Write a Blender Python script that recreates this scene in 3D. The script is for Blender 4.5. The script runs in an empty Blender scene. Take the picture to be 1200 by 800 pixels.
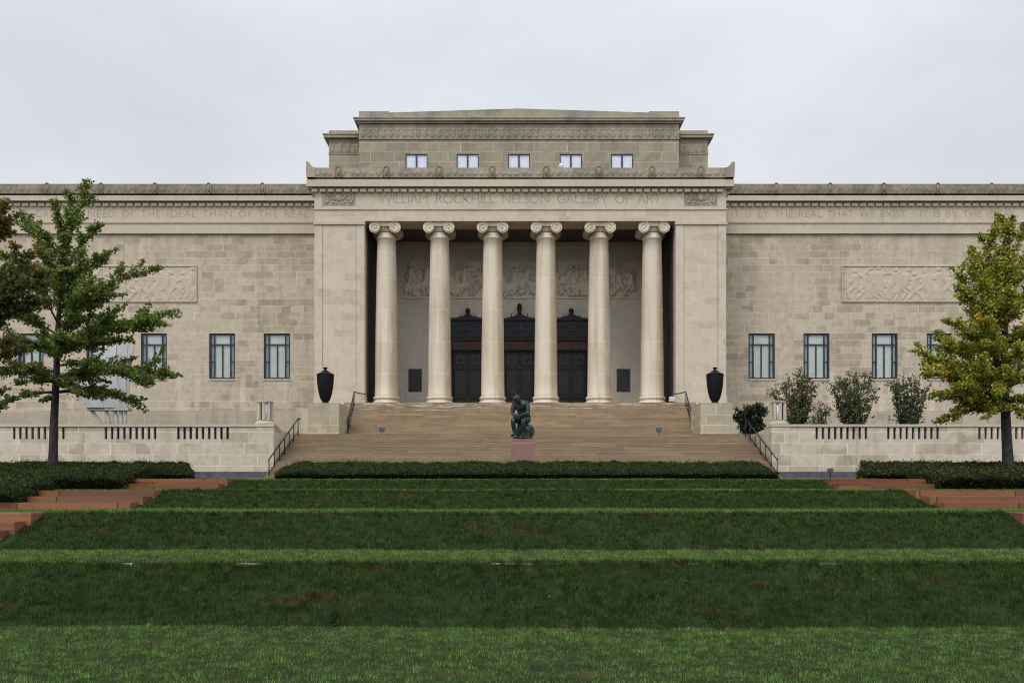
import bpy, bmesh, math, random
import numpy as np
from mathutils import Vector, noise as mnoise

# ------------------------------------------------------------------ frame of reference
# camera at the origin, looking along +Y; depth = Y; heights are relative to the eye
F, CX, HY = 1050.0, 600.0, 575.0
AX = 0.46                                   # the building's axis of symmetry
def PX(px, d): return (px - CX) * d / F
def PZ(py, d): return (HY - py) * d / F
R = math.radians
scene = bpy.context.scene
COL = scene.collection
rng = np.random.default_rng(7)
random.seed(7)

# ------------------------------------------------------------------ node helpers
class N:
    def __init__(s, name):
        s.m = bpy.data.materials.new(name); s.m.use_nodes = True
        s.t = s.m.node_tree; s.t.nodes.clear()
        s.out = s.t.nodes.new('ShaderNodeOutputMaterial')
        s._pos = None
    def n(s, typ, **kw):
        nd = s.t.nodes.new(typ)
        for k, v in kw.items(): setattr(nd, k, v)
        return nd
    def link(s, a, b): s.t.links.new(a, b)
    def put(s, sock, v):
        if v is None: return
        if isinstance(v, bpy.types.NodeSocket): s.link(v, sock)
        else:
            if isinstance(v, (tuple, list)) and len(v) == 3 and sock.type == 'RGBA': v = (*v, 1)
            sock.default_value = v
    def math(s, op, a, b=None, c=None, clamp=False):
        nd = s.n('ShaderNodeMath', operation=op); nd.use_clamp = clamp
        s.put(nd.inputs[0], a); s.put(nd.inputs[1], b); s.put(nd.inputs[2], c)
        return nd.outputs[0]
    def mix(s, fac, a, b, blend='MIX'):
        nd = s.n('ShaderNodeMix', data_type='RGBA', blend_type=blend)
        s.put(nd.inputs[0], fac); s.put(nd.inputs[6], a); s.put(nd.inputs[7], b)
        return nd.outputs[2]
    @property
    def pos(s):
        if s._pos is None: s._pos = s.n('ShaderNodeNewGeometry')
        return s._pos.outputs['Position']
    @property
    def island(s):
        s.pos
        return s._pos.outputs['Random Per Island']
    def xyz(s):
        nd = s.n('ShaderNodeSeparateXYZ'); s.link(s.pos, nd.inputs[0]); return nd.outputs
    def comb(s, x, y, z):
        nd = s.n('ShaderNodeCombineXYZ')
        for i, v in enumerate((x, y, z)): s.put(nd.inputs[i], v)
        return nd.outputs[0]
    def vscale(s, v):
        nd = s.n('ShaderNodeVectorMath', operation='MULTIPLY'); s.link(s.pos, nd.inputs[0]); nd.inputs[1].default_value = v
        return nd.outputs[0]
    def noise(s, scale, detail=3, rough=.6, vec=None, dist=0):
        nd = s.n('ShaderNodeTexNoise'); s.put(nd.inputs['Vector'], vec or s.pos)
        nd.inputs['Scale'].default_value = scale; nd.inputs['Detail'].default_value = detail
        nd.inputs['Roughness'].default_value = rough; nd.inputs['Distortion'].default_value = dist
        return nd.outputs[0]
    def white(s, vec):
        nd = s.n('ShaderNodeTexWhiteNoise', noise_dimensions='3D'); s.link(vec, nd.inputs[0]); return nd.outputs[0]
    def ramp(s, v, a, b, lo=0., hi=1.):
        nd = s.n('ShaderNodeMapRange'); nd.interpolation_type = 'SMOOTHSTEP'
        s.put(nd.inputs[0], v); nd.inputs[1].default_value = a; nd.inputs[2].default_value = b
        nd.inputs[3].default_value = lo; nd.inputs[4].default_value = hi
        return nd.outputs[0]
    def bump(s, h, strength=.3, dist=.02):
        nd = s.n('ShaderNodeBump'); s.put(nd.inputs['Height'], h)
        nd.inputs['Strength'].default_value = strength; nd.inputs['Distance'].default_value = dist
        return nd.outputs[0]
    def principled(s, color, rough=.8, normal=None, metallic=0., spec=.3):
        p = s.n('ShaderNodeBsdfPrincipled')
        s.put(p.inputs['Base Color'], color); s.put(p.inputs['Roughness'], rough)
        p.inputs['Metallic'].default_value = metallic; p.inputs['Specular IOR Level'].default_value = spec
        if normal is not None: s.link(normal, p.inputs['Normal'])
        s.link(p.outputs[0], s.out.inputs[0])
        return p
    # blocks laid in courses; returns random per block (two) and a joint mask
    def ashlar(s, w, h, joint, z0=0., u=None):
        x, y, z = s.xyz()
        if u is None: u = s.math('ADD', x, y)
        v = s.math('DIVIDE', s.math('SUBTRACT', z, z0), h)
        row = s.math('FLOOR', v)
        r0 = s.white(s.comb(row, 3.1, 7.7))
        uu = s.math('ADD', s.math('DIVIDE', u, w), s.math('MULTIPLY', r0, 5.0))
        uu = s.math('ADD', uu, s.math('MULTIPLY', s.math('SINE', s.math('ADD', s.math('MULTIPLY', uu, 2.1), s.math('MULTIPLY', row, 1.7))), .22))
        colm = s.math('FLOOR', uu)
        a = s.white(s.comb(row, colm, 0.5)); b = s.white(s.comb(colm, row, 9.5))
        fv = s.math('MULTIPLY', s.math('FRACT', v), h)
        fu = s.math('MULTIPLY', s.math('FRACT', uu), w)
        j = s.math('MAXIMUM', s.math('LESS_THAN', fv, joint), s.math('LESS_THAN', fu, joint))
        return a, b, j

def stone(name, base, dark, joint_col, w=.8, h=.43, z0=0., joint=.02, dark_amt=.5, streak=.25, patch_scale=.22, jshow=.8, grey=None):
    m = N(name)
    a, b, j = m.ashlar(w, h, joint, z0)
    patch = m.ramp(m.noise(patch_scale, 2), .40, .66)
    thr = m.math('SUBTRACT', 1.0, m.math('MULTIPLY', patch, dark_amt))
    sel = m.ramp(m.math('SUBTRACT', a, thr), -.12, .12)
    mot = m.noise(4.5, 4, .7); big = m.noise(1.1, 3, .6)
    sel = m.math('MULTIPLY', sel, m.math('MULTIPLY', m.ramp(mot, .34, .60, .5, 1.), m.ramp(big, .3, .6, .5, 1.)))
    hue = m.mix(m.ramp(b, .3, .7), dark, [dark[0] * 1.0, dark[1] * 1.03, dark[2] * 1.08])
    col = m.mix(sel, base, hue)
    col = m.mix(m.ramp(m.noise(2.2, 5, .72), .46, .70, 0, .38), col, [base[0] * .74, base[1] * .73, base[2] * .68])
    col = m.mix(m.math('MULTIPLY', b, .5), col, [c * .84 for c in base])
    sm = m.noise(3.2, 4, .65)
    col = m.mix(m.ramp(sm, .42, .75, 0, .35), col, [dark[0] * .8, dark[1] * .8, dark[2] * .76])
    vs = m.noise(1.0, 4, .6, vec=m.vscale((1.9, 1.9, .12)))
    col = m.mix(m.ramp(vs, .5, .78, 0, streak), col, [dark[0] * .62, dark[1] * .62, dark[2] * .6])
    if grey is not None:
        col = m.mix(m.ramp(m.noise(.7, 5, .7), .42, .66, 0, .75), col, grey)
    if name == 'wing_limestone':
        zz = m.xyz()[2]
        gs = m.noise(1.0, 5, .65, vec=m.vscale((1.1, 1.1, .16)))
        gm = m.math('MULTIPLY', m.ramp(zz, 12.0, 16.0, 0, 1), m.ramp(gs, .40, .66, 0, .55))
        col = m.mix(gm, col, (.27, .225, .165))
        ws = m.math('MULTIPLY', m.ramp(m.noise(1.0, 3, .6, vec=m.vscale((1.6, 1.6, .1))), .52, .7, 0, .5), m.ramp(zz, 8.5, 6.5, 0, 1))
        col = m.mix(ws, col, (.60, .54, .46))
    jm = m.math('MULTIPLY', j, m.ramp(m.noise(.9, 2), .35, .6, jshow * .35, jshow))
    col = m.mix(jm, col, joint_col)
    fine = m.noise(38, 3, .7)
    col = m.mix(m.ramp(fine, .35, .7, 0, .22), col, [c * .7 for c in base])
    hgt = m.math('SUBTRACT', m.math('ADD', m.math('MULTIPLY', fine, .3), m.math('MULTIPLY', a, .25)), m.math('MULTIPLY', j, .5))
    m.principled(col, .88, m.bump(hgt, .4, .02), spec=.2)
    return m.m

def plain(name, color, rough=.6, metallic=0., var=.25, scale=9., spec=.35, bump=.15):
    m = N(name)
    nz = m.noise(scale, 4, .65)
    col = m.mix(m.ramp(nz, .3, .7, 0, 1), [c * (1 - var) for c in color], [min(1, c * (1 + var)) for c in color])
    m.principled(col, rough, m.bump(nz, bump, .01), metallic, spec)
    return m.m

BASE = (.455, .385, .298); DARK = (.235, .192, .130); JOINT = (.60, .535, .45)
M = {}
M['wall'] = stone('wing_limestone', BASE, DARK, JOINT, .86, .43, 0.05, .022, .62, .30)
M['plinth'] = stone('plinth_limestone', (.42, .36, .28), (.30, .25, .18), (.5, .44, .35), 1.6, .8, .1, .025, .7, .6, .4)
M['portico'] = stone('portico_limestone', (.50, .425, .338), (.37, .305, .225), (.56, .485, .395), 1.0, .47, 0.1, .018, .4, .18, jshow=.5)
M['inner'] = stone('porch_limestone', (.66, .60, .505), (.55, .50, .415), (.50, .45, .38), 1.1, .5, 0.1, .02, .5, .25, jshow=.5)
M['trim'] = stone('trim_limestone', (.475, .40, .312), (.40, .345, .27), (.56, .49, .41), 2.3, 30., -9.3, .02, .5, .25, patch_scale=.5, jshow=.5)
M['attic'] = stone('attic_limestone', (.30, .262, .195), (.195, .168, .118), (.45, .405, .325), 1.15, .62, 0.2, .03, .7, .35, .5, 1.0)
M['weathered'] = stone('weathered_limestone', (.33, .285, .22), (.20, .165, .115), (.36, .32, .26), 3.2, 40., -9.3, .02, .7, .6, .7, .4, grey=(.17, .16, .13))
M['terrace'] = stone('terrace_limestone', (.48, .42, .335), (.27, .222, .152), (.60, .55, .47), 1.02, .51, .12, .03, .75, .4, .35, 1.0)
M['pedestal'] = stone('pedestal_limestone', (.40, .345, .25), (.28, .235, .16), (.58, .53, .45), 1.15, .52, .2, .03, .7, .6, .8, .9, grey=(.34, .32, .22))
M['crest'] = stone('brown_stained_limestone', (.26, .215, .155), (.15, .12, .08), (.28, .24, .18), 2.4, 40., -9.3, .02, .8, .7, 1.1, .5, grey=(.12, .115, .10))
M['antefix'] = stone('stained_limestone', (.27, .215, .15), (.17, .13, .085), (.27, .215, .15), 3.2, 40., -9.3, .02, .7, .6, .7, .4)
M['relief'] = stone('carved_limestone', (.70, .63, .52), (.56, .50, .40), (.6, .54, .44), 3.4, 40., -9.3, .02, .5, .25, .6, .3)
M['relief_wing'] = stone('carved_wing_limestone', (.46, .39, .305), (.36, .30, .225), (.5, .43, .35), 3.0, 40., -9.3, .02, .5, .25, .6, .3)

def column_mat():
    m = N('column_limestone')
    x, y, z = m.xyz()
    v = m.math('DIVIDE', m.math('SUBTRACT', z, 5.05), 1.885)
    fz = m.math('MULTIPLY', m.math('FRACT', v), 1.885)
    j = m.math('LESS_THAN', fz, .03)
    row = m.math('FLOOR', v)
    colm = m.math('FLOOR', m.math('DIVIDE', m.math('ADD', x, 20.), 3.17))
    a = m.white(m.comb(row, colm, 2.))
    base = m.mix(a, (.50, .43, .345), (.56, .485, .395))
    # rust-brown run-off stains, long vertical streaks
    vs = m.noise(1.0, 4, .62, vec=m.vscale((2.3, 1.0, .10)))
    base = m.mix(m.ramp(vs, .46, .72, 0, .75), base, (.29, .225, .14))
    p = m.noise(.55, 3, .6, vec=m.vscale((1.6, 1, .6)))
    base = m.mix(m.ramp(p, .52, .74, 0, .45), base, (.36, .29, .195))
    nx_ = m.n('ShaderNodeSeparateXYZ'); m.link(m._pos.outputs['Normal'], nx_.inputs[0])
    side_tone = m.math('MULTIPLY', m.ramp(nx_.outputs[0], .15, .62), m.ramp(m.noise(1.0, 4, .65, vec=m.vscale((.8, .8, .22))), .36, .58, .25, .85))  # brown stain and side shading painted together on the right-facing half
    base = m.mix(side_tone, base, (.32, .245, .15))
    base = m.mix(m.math('MULTIPLY', j, .6), base, (.62, .55, .46))
    f = m.noise(30, 3, .7)
    base = m.mix(m.ramp(f, .4, .7, 0, .18), base, (.3, .26, .2))
    m.principled(base, .85, m.bump(m.math('SUBTRACT', f, m.math('MULTIPLY', j, .6)), .25, .015), spec=.2)
    return m.m
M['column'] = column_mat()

def stair_mat():
    m = N('stair_sandstone')
    x, y, z = m.xyz()
    row = m.math('FLOOR', m.math('DIVIDE', m.math('ADD', z, .003), .15))
    r0 = m.white(m.comb(row, 4.4, 1.2))
    uu = m.math('ADD', m.math('DIVIDE', x, 2.1), m.math('MULTIPLY', r0, 7.))
    cl = m.math('FLOOR', uu)
    a = m.white(m.comb(row, cl, .3)); b = m.white(m.comb(cl, row, 5.3))
    col = m.mix(a, (.225, .165, .098), (.305, .232, .143))
    col = m.mix(m.ramp(b, .6, 1., 0, .7), col, (.20, .155, .108))
    nz = m.noise(1.0, 5, .68, vec=m.vscale((.7, .7, 7.)))
    col = m.mix(m.ramp(nz, .4, .72, 0, .55), col, (.15, .105, .07))
    col = m.mix(m.math('MULTIPLY', r0, .25), col, (.22, .155, .095))
    # worn pale edges, mostly on the upper steps
    wn = m.noise(1.0, 5, .7, vec=m.vscale((.9, .9, 9.)))
    hi = m.ramp(z, 3.8, 5.1, .0, .28)
    wm = m.ramp(m.math('ADD', wn, m.math('SUBTRACT', hi, .2)), .56, .64, 0, .75)
    col = m.mix(wm, col, (.47, .41, .33))
    fu = m.math('MULTIPLY', m.math('FRACT', uu), 2.1)
    col = m.mix(m.math('MULTIPLY', m.math('LESS_THAN', fu, .025), .22), col, (.4, .33, .25))
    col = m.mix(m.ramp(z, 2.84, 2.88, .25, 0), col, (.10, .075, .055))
    bl = m.noise(1.6, 4, .7, vec=m.vscale((1, 1, 2.5)))
    col = m.mix(m.ramp(bl, .45, .7, 0, .4), col, (.13, .10, .07))
    f = m.noise(25, 3, .7)
    m.principled(col, .8, m.bump(f, .3, .01), spec=.25)
    return m.m
M['stair'] = stair_mat()

def slab_mat():
    m = N('red_sandstone')
    x, y, z = m.xyz()
    row = m.math('FLOOR', m.math('DIVIDE', z, .1325))
    r0 = m.white(m.comb(row, 2.4, 8.2))
    uu = m.math('ADD', m.math('DIVIDE', x, 2.2), m.math('MULTIPLY', r0, 7.))
    cl = m.math('FLOOR', uu)
    a = m.white(m.comb(row, cl, 1.3))
    col = m.mix(a, (.13, .042, .017), (.23, .105, .042))
    b = m.white(m.comb(cl, row, 4.3))
    col = m.mix(m.ramp(b, .55, 1, 0, .8), col, (.10, .055, .034))
    nz = m.noise(1.0, 5, .7, vec=m.vscale((1.2, 1.2, 10.)))
    col = m.mix(m.ramp(nz, .45, .75, 0, .6), col, (.065, .032, .02))
    col = m.mix(m.ramp(m.noise(2.0, 4, .7, vec=m.vscale((.8, .8, 6.))), .62, .75, 0, .6), col, (.24, .13, .065))
    fu = m.math('MULTIPLY', m.math('FRACT', uu), 2.2)
    col = m.mix(m.math('MULTIPLY', m.math('LESS_THAN', fu, .03), .9), col, (.03, .016, .012))
    m.principled(col, .7, m.bump(m.noise(20, 3), .3, .01), spec=.3)
    return m.m
M['slab'] = slab_mat()

M['letter'] = plain('letter_grime', (.255, .215, .165), .9, var=.2, scale=3)  # flat letters in a darker tone than the stone around them
M['letter_wing'] = plain('wing_letter_grime', (.25, .213, .165), .9, var=.25, scale=3)
M['bronze'] = plain('dark_bronze', (.010, .009, .010), .55, .0, .5, 14, .35)
M['bronze_panel'] = plain('brown_bronze', (.018, .012, .010), .5, 0., .6, 6, .4)
M['lintel'] = plain('red_brown_bronze', (.055, .028, .020), .6, 0., .5, 4, .3)
M['grille'] = plain('blue_black_iron', (.008, .009, .015), .5, 0., .3, 9, .4)
M['lattice'] = plain('grey_lattice_iron', (.20, .20, .215), .6, 0., .2, 9, .3)
M['ornament'] = plain('worn_bronze_ornament', (.06, .062, .078), .45, 0., .4, 9, .5)
M['frame'] = plain('window_frame_paint', (.012, .014, .022), .5, 0., .2, 5, .4)
M['iron'] = plain('black_iron', (.008, .008, .009), .5, 0., .3, 9, .4)
M['urn'] = plain('black_urn', (.0045, .0045, .007), .6, 0., .35, 7, .15)
M['white'] = plain('white_paint', (.60, .62, .62), .5, 0., .05, 3, .3)
M['sculpture'] = plain('grey_white_paint', (.30, .30, .29), .5, 0., .08, 3, .3)
M['blind'] = plain('pale_blind', (.42, .43, .385), .85, 0., .06, 2, .1, .05)
M['curtain'] = plain('white_curtain', (.58, .58, .60), .85, 0., .06, 4, .1, .1)
M['room'] = plain('dim_blue_shade', (.20, .235, .27), .9, 0., .1, 2, .1)  # sky's blue reflection painted over a dim interior
M['granite'] = plain('pink_granite', (.185, .095, .085), .6, 0., .3, 40, .3)
M['slate'] = plain('slate_course', (.068, .068, .086), .75, 0., .3, 3, .3)
M['paving'] = plain('paving_stone', (.16, .15, .15), .85, 0., .25, 2, .2)
M['kerb'] = plain('edging_stone', (.24, .21, .16), .85, 0., .25, 3, .2)
M['blue_metal'] = plain('blue_grey_metal', (.05, .075, .095), .5, .2, .2, 5, .4)
M['grey_metal'] = plain('pale_grey_metal', (.45, .47, .48), .4, .3, .1, 5, .5)
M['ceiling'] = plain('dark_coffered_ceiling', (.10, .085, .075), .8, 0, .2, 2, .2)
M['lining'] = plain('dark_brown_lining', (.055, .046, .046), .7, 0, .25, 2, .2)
M['roof'] = plain('roof_gravel', (.2, .19, .17), .9)
M['soil'] = plain('dark_soil', (.03, .022, .014), .95, 0, .4, 4, .1)

def patina():
    m = N('green_black_patina')
    nz = m.noise(7, 4, .65)
    col = m.mix(m.ramp(nz, .42, .66), (.010, .015, .017), (.042, .078, .082))
    m.principled(col, .42, m.bump(m.noise(22, 3), .35, .02), .55, .5)
    return m.m
M['patina'] = patina()

def glass(name, tint, f0=.045):
    m = N(name)
    tr = m.n('ShaderNodeBsdfTransparent'); tr.inputs[0].default_value = (*tint, 1)
    gl = m.n('ShaderNodeBsdfGlossy'); gl.inputs[0].default_value = (.9, .95, 1, 1); gl.inputs[1].default_value = .04
    lw = m.n('ShaderNodeLayerWeight'); lw.inputs[0].default_value = .5
    fr = m.math('ADD', m.math('MULTIPLY', m.math('POWER', lw.outputs['Facing'], 5.), 1 - f0), f0)
    mx = m.n('ShaderNodeMixShader'); m.link(fr, mx.inputs[0]); m.link(tr.outputs[0], mx.inputs[1]); m.link(gl.outputs[0], mx.inputs[2])
    m.link(mx.outputs[0], m.out.inputs[0])
    return m.m
M['glass_attic'] = glass('attic_glass', (.97, .98, 1.), .07)
M['glass'] = glass('window_glass', (.95, .97, .97), .03)

def leaf_mat(name, cols, patch=None, patch_scale=.8, patch_lo=.5, patch_hi=.65, trans=.4, gloss=.025):
    m = N(name)
    r = m.island
    col = m.mix(m.ramp(r, 0, .5), cols[0], cols[1])
    col = m.mix(m.ramp(r, .55, 1.), col, cols[2])
    if patch:
        pm = m.ramp(m.noise(patch_scale, 2), patch_lo, patch_hi, 0, .85)
        col = m.mix(m.math('MULTIPLY', pm, m.ramp(r, .1, .5, .35, 1)), col, patch)
    d = m.n('ShaderNodeBsdfDiffuse'); m.put(d.inputs[0], col)
    t = m.n('ShaderNodeBsdfTranslucent'); m.put(t.inputs[0], m.mix(.5, col, (.16, .2, .02)))
    g = m.n('ShaderNodeBsdfGlossy'); g.inputs[0].default_value = (1, 1, 1, 1); g.inputs[1].default_value = .45
    a = m.n('ShaderNodeMixShader'); a.inputs[0].default_value = trans
    m.link(d.outputs[0], a.inputs[1]); m.link(t.outputs[0], a.inputs[2])
    b = m.n('ShaderNodeMixShader'); b.inputs[0].default_value = gloss
    m.link(a.outputs[0], b.inputs[1]); m.link(g.outputs[0], b.inputs[2])
    m.link(b.outputs[0], m.out.inputs[0])
    return m.m
M['leaf_green'] = leaf_mat('green_fan_leaf', [(.036, .068, .013), (.10, .15, .022), (.21, .26, .042)], (.15, .10, .022), .55, .55, .72)
M['leaf_brown'] = leaf_mat('browning_leaf', [(.030, .042, .010), (.065, .078, .016), (.12, .11, .024)], (.20, .10, .02), .7, .46, .62)
M['leaf_yellow'] = leaf_mat('yellow_green_leaf', [(.070, .105, .012), (.23, .25, .022), (.52, .47, .04)], (.55, .32, .025), .75, .57, .72)
M['leaf_shrub'] = leaf_mat('grey_green_leaf', [(.030, .042, .014), (.060, .076, .026), (.11, .125, .05)], (.10, .055, .02), 1.5, .6, .75)
M['leaf_dark'] = leaf_mat('dark_evergreen_leaf', [(.006, .012, .007), (.012, .022, .010), (.025, .035, .016)])
M['leaf_hedge'] = leaf_mat('yew_leaf', [(.011, .018, .005), (.027, .039, .010), (.052, .066, .018)], trans=.06, gloss=.003)
M['leaf_hedge_olive'] = leaf_mat('olive_yew_leaf', [(.012, .017, .005), (.029, .036, .010), (.056, .059, .017)], trans=.06, gloss=.003)
M['leaf_fallen'] = leaf_mat('fallen_leaf', [(.12, .08, .03), (.2, .13, .05), (.26, .17, .06)])
M['hedge_core'] = plain('hedge_twigs', (.010, .014, .007), .95, 0, .5, 6, .05)
M['bark'] = plain('grey_bark', (.045, .04, .042), .9, 0, .5, 12, .1, .5)

def grass_mat(name, cols, dry, dry_lo, dry_hi):
    m = N(name)
    r = m.island
    col = m.mix(r, cols[0], cols[1])
    col = m.mix(m.ramp(m.noise(.9, 4, .65), .38, .64, 0, .5), col, cols[2])
    wn = m.noise(1.0, 4, .65, vec=m.vscale((1.0, 2.6, 2.6)))
    dm = m.ramp(wn, dry_lo, dry_hi, 0, .85)
    col = m.mix(m.math('MULTIPLY', dm, m.ramp(r, .0, .7, .4, 1.)), col, dry)
    tuft = m.math('MULTIPLY', m.ramp(m.noise(5.5, 3, .7), .3, .7, .5, 1.4), m.ramp(m.noise(15, 2, .6), .3, .7, .6, 1.35))
    col = m.mix(1., col, m.comb(tuft, tuft, tuft), 'MULTIPLY')
    d = m.n('ShaderNodeBsdfDiffuse'); m.put(d.inputs[0], col)
    t = m.n('ShaderNodeBsdfTranslucent'); m.put(t.inputs[0], col)
    a = m.n('ShaderNodeMixShader'); a.inputs[0].default_value = .25
    m.link(d.outputs[0], a.inputs[1]); m.link(t.outputs[0], a.inputs[2]); m.link(a.outputs[0], m.out.inputs[0])
    return m.m
M['grass_flat'] = grass_mat('mown_grass', [(.034, .080, .018), (.20, .305, .085), (.105, .165, .042)], (.15, .14, .05), .54, .74)
M['grass_bank'] = grass_mat('rough_bank_grass', [(.007, .022, .006), (.074, .118, .030), (.034, .060, .014)], (.075, .05, .02), .54, .70)

def ground_mat():
    m = N('turf')
    x, y, z = m.xyz()
    col = m.mix(m.ramp(m.noise(1.3, 5, .7), .35, .65), (.009, .019, .006), (.024, .042, .012))
    col = m.mix(m.ramp(m.noise(1.0, 4, .65, vec=m.vscale((1.0, 2.6, 2.6))), .56, .72, 0, .8), col, (.06, .036, .016))
    col = m.mix(m.ramp(m.noise(40, 3, .7), .35, .7, 0, .7), col, (.010, .018, .008))
    m.principled(col, .95, m.bump(m.noise(30, 4), .6, .04), spec=.1)
    return m.m
M['turf'] = ground_mat()

# ------------------------------------------------------------------ object helpers
def empty(name, loc, label=None, cat=None, group=None):
    o = bpy.data.objects.new(name, None); COL.objects.link(o)
    o.location = loc; o.empty_display_size = .3
    if label: o['label'] = label
    if cat: o['category'] = cat
    if group: o['group'] = group
    return o
def tag(o, label=None, cat=None, group=None, kind=None):
    if label: o['label'] = label
    if cat: o['category'] = cat
    if group: o['group'] = group
    if kind: o['kind'] = kind
    return o
def world_loc(o):
    v = Vector((0, 0, 0))
    while o is not None: v = v + o.location; o = o.parent
    return v
def link_mesh(name, me, mats, parent=None, origin=None, smooth=False):
    """me holds world coordinates; the object is placed at origin (default: the parent's place)"""
    pl = world_loc(parent) if parent else Vector((0, 0, 0))
    og = Vector(origin) if origin is not None else pl
    n = len(me.vertices)
    co = np.empty(n * 3, np.float32); me.vertices.foreach_get('co', co)
    co = co.reshape(-1, 3) - np.array(og, np.float32); me.vertices.foreach_set('co', co.ravel())
    for mt in (mats if isinstance(mats, (list, tuple)) else [mats]): me.materials.append(mt)
    if smooth:
        me.polygons.foreach_set('use_smooth', np.ones(len(me.polygons), bool))
    o = bpy.data.objects.new(name, me); COL.objects.link(o)
    if parent: o.parent = parent
    o.location = og - pl
    me.update()
    return o

class MB:
    def __init__(s): s.v = []; s.f = []; s.mi = []; s.sm = []
    def add(s, vs, fs, mi=0, smooth=False):
        b = len(s.v); s.v += [tuple(map(float, p)) for p in vs]
        for f in fs: s.f.append([b + i for i in f]); s.mi.append(mi); s.sm.append(smooth)
        return s
    def box(s, x0, x1, y0, y1, z0, z1, mi=0):
        if x0 > x1: x0, x1 = x1, x0
        vs = [(x0, y0, z0), (x1, y0, z0), (x1, y1, z0), (x0, y1, z0), (x0, y0, z1), (x1, y0, z1), (x1, y1, z1), (x0, y1, z1)]
        return s.add(vs, [(0, 3, 2, 1), (4, 5, 6, 7), (0, 1, 5, 4), (1, 2, 6, 5), (2, 3, 7, 6), (3, 0, 4, 7)], mi)
    def prism(s, poly, axis, a, b, mi=0, smooth=False):
        """poly: 2D points counter-clockwise; axis 'x' (poly in y,z), 'y' (x,z) or 'z' (x,y)"""
        def P(p, t):
            return {'x': (t, p[0], p[1]), 'y': (p[0], t, p[1]), 'z': (p[0], p[1], t)}[axis]
        n = len(poly); vs = [P(p, a) for p in poly] + [P(p, b) for p in poly]
        fs = [tuple(range(n))[::-1], tuple(range(n, 2 * n))]
        s.add(vs, fs, mi)
        s.add(vs, [(i, (i + 1) % n, n + (i + 1) % n, n + i) for i in range(n)], mi, smooth)
        return s
    def lathe(s, prof, c, seg=32, mi=0, smooth=True, axis='z', rot=0.):
        """prof: list of (r, t) along the axis; c: centre"""
        vs = []
        for r, t in prof:
            for k in range(seg):
                a = 2 * math.pi * k / seg + rot
                if axis == 'z': vs.append((c[0] + r * math.cos(a), c[1] + r * math.sin(a), c[2] + t))
                else: vs.append((c[0] + r * math.cos(a), c[1] + t, c[2] + r * math.sin(a)))
        fs = []
        for i in range(len(prof) - 1):
            for k in range(seg):
                k2 = (k + 1) % seg
                q = (i * seg + k, i * seg + k2, (i + 1) * seg + k2, (i + 1) * seg + k)
                fs.append(q if axis == 'z' else q[::-1])
        s.add(vs, fs, mi, smooth)
        b = len(s.v) - len(vs)
        s.f.append([b + k for k in range(seg)][::-1]); s.mi.append(mi); s.sm.append(False)
        s.f.append([b + (len(prof) - 1) * seg + k for k in range(seg)]); s.mi.append(mi); s.sm.append(False)
        return s
    def tube(s, pts, radii, seg=8, mi=0):
        pts = [Vector(p) for p in pts]
        if not isinstance(radii, (list, tuple)): radii = [radii] * len(pts)
        vs = []; ref = Vector((0.123, .31, 1)).normalized(); prev = None
        for i, p in enumerate(pts):
            t = (pts[min(i + 1, len(pts) - 1)] - pts[max(i - 1, 0)])
            if t.length < 1e-9: t = Vector((0, 0, 1))
            t.normalize()
            u = (prev - t * prev.dot(t)) if prev is not None else (ref - t * ref.dot(t))
            if u.length < 1e-4: u = t.orthogonal()
            u.normalize(); prev = u; w = t.cross(u)
            for k in range(seg):
                a = 2 * math.pi * k / seg
                vs.append(p + (u * math.cos(a) + w * math.sin(a)) * radii[i])
        fs = [(i * seg + k, i * seg + (k + 1) % seg, (i + 1) * seg + (k + 1) % seg, (i + 1) * seg + k) for i in range(len(pts) - 1) for k in range(seg)]
        n = len(pts)
        s.add(vs, fs, mi, True)
        b = len(s.v) - len(vs)
        s.f.append([b + k for k in range(seg)][::-1]); s.mi.append(mi); s.sm.append(False)
        s.f.append([b + (n - 1) * seg + k for k in range(seg)]); s.mi.append(mi); s.sm.append(False)
        return s
    def ellipsoid(s, c, r, seg=16, rings=9, mi=0):
        vs = []; fs = []
        for i in range(rings + 1):
            th = math.pi * i / rings
            for k in range(seg):
                a = 2 * math.pi * k / seg
                vs.append((c[0] + r[0] * math.sin(th) * math.cos(a), c[1] + r[1] * math.sin(th) * math.sin(a), c[2] - r[2] * math.cos(th)))
        for i in range(rings):
            for k in range(seg):
                fs.append((i * seg + k, i * seg + (k + 1) % seg, (i + 1) * seg + (k + 1) % seg, (i + 1) * seg + k))
        return s.add(vs, fs, mi, True)
    def grid(s, V, mi=0, smooth=True):
        nz, nx = V.shape[:2]
        fs = [(i * nx + k, i * nx + k + 1, (i + 1) * nx + k + 1, (i + 1) * nx + k) for i in range(nz - 1) for k in range(nx - 1)]
        return s.add(V.reshape(-1, 3).tolist(), fs, mi, smooth)
    def wall(s, x0, x1, z0, z1, yf, yb, holes=(), hole_depth=None, back=True, mi=0):
        """a solid wall facing -Y with rectangular niches (holes: x0,x1,z0,z1) of the given depth"""
        xs = sorted({x0, x1, *[h[0] for h in holes], *[h[1] for h in holes]})
        zs = sorted({z0, z1, *[h[2] for h in holes], *[h[3] for h in holes]})
        for i in range(len(xs) - 1):
            for k in range(len(zs) - 1):
                mx, mz = (xs[i] + xs[i + 1]) / 2, (zs[k] + zs[k + 1]) / 2
                if any(h[0] < mx < h[1] and h[2] < mz < h[3] for h in holes): continue
                s.add([(xs[i], yf, zs[k]), (xs[i + 1], yf, zs[k]), (xs[i + 1], yf, zs[k + 1]), (xs[i], yf, zs[k + 1])], [(0, 1, 2, 3)], mi)
        hd = hole_depth or (yb - yf)
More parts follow.
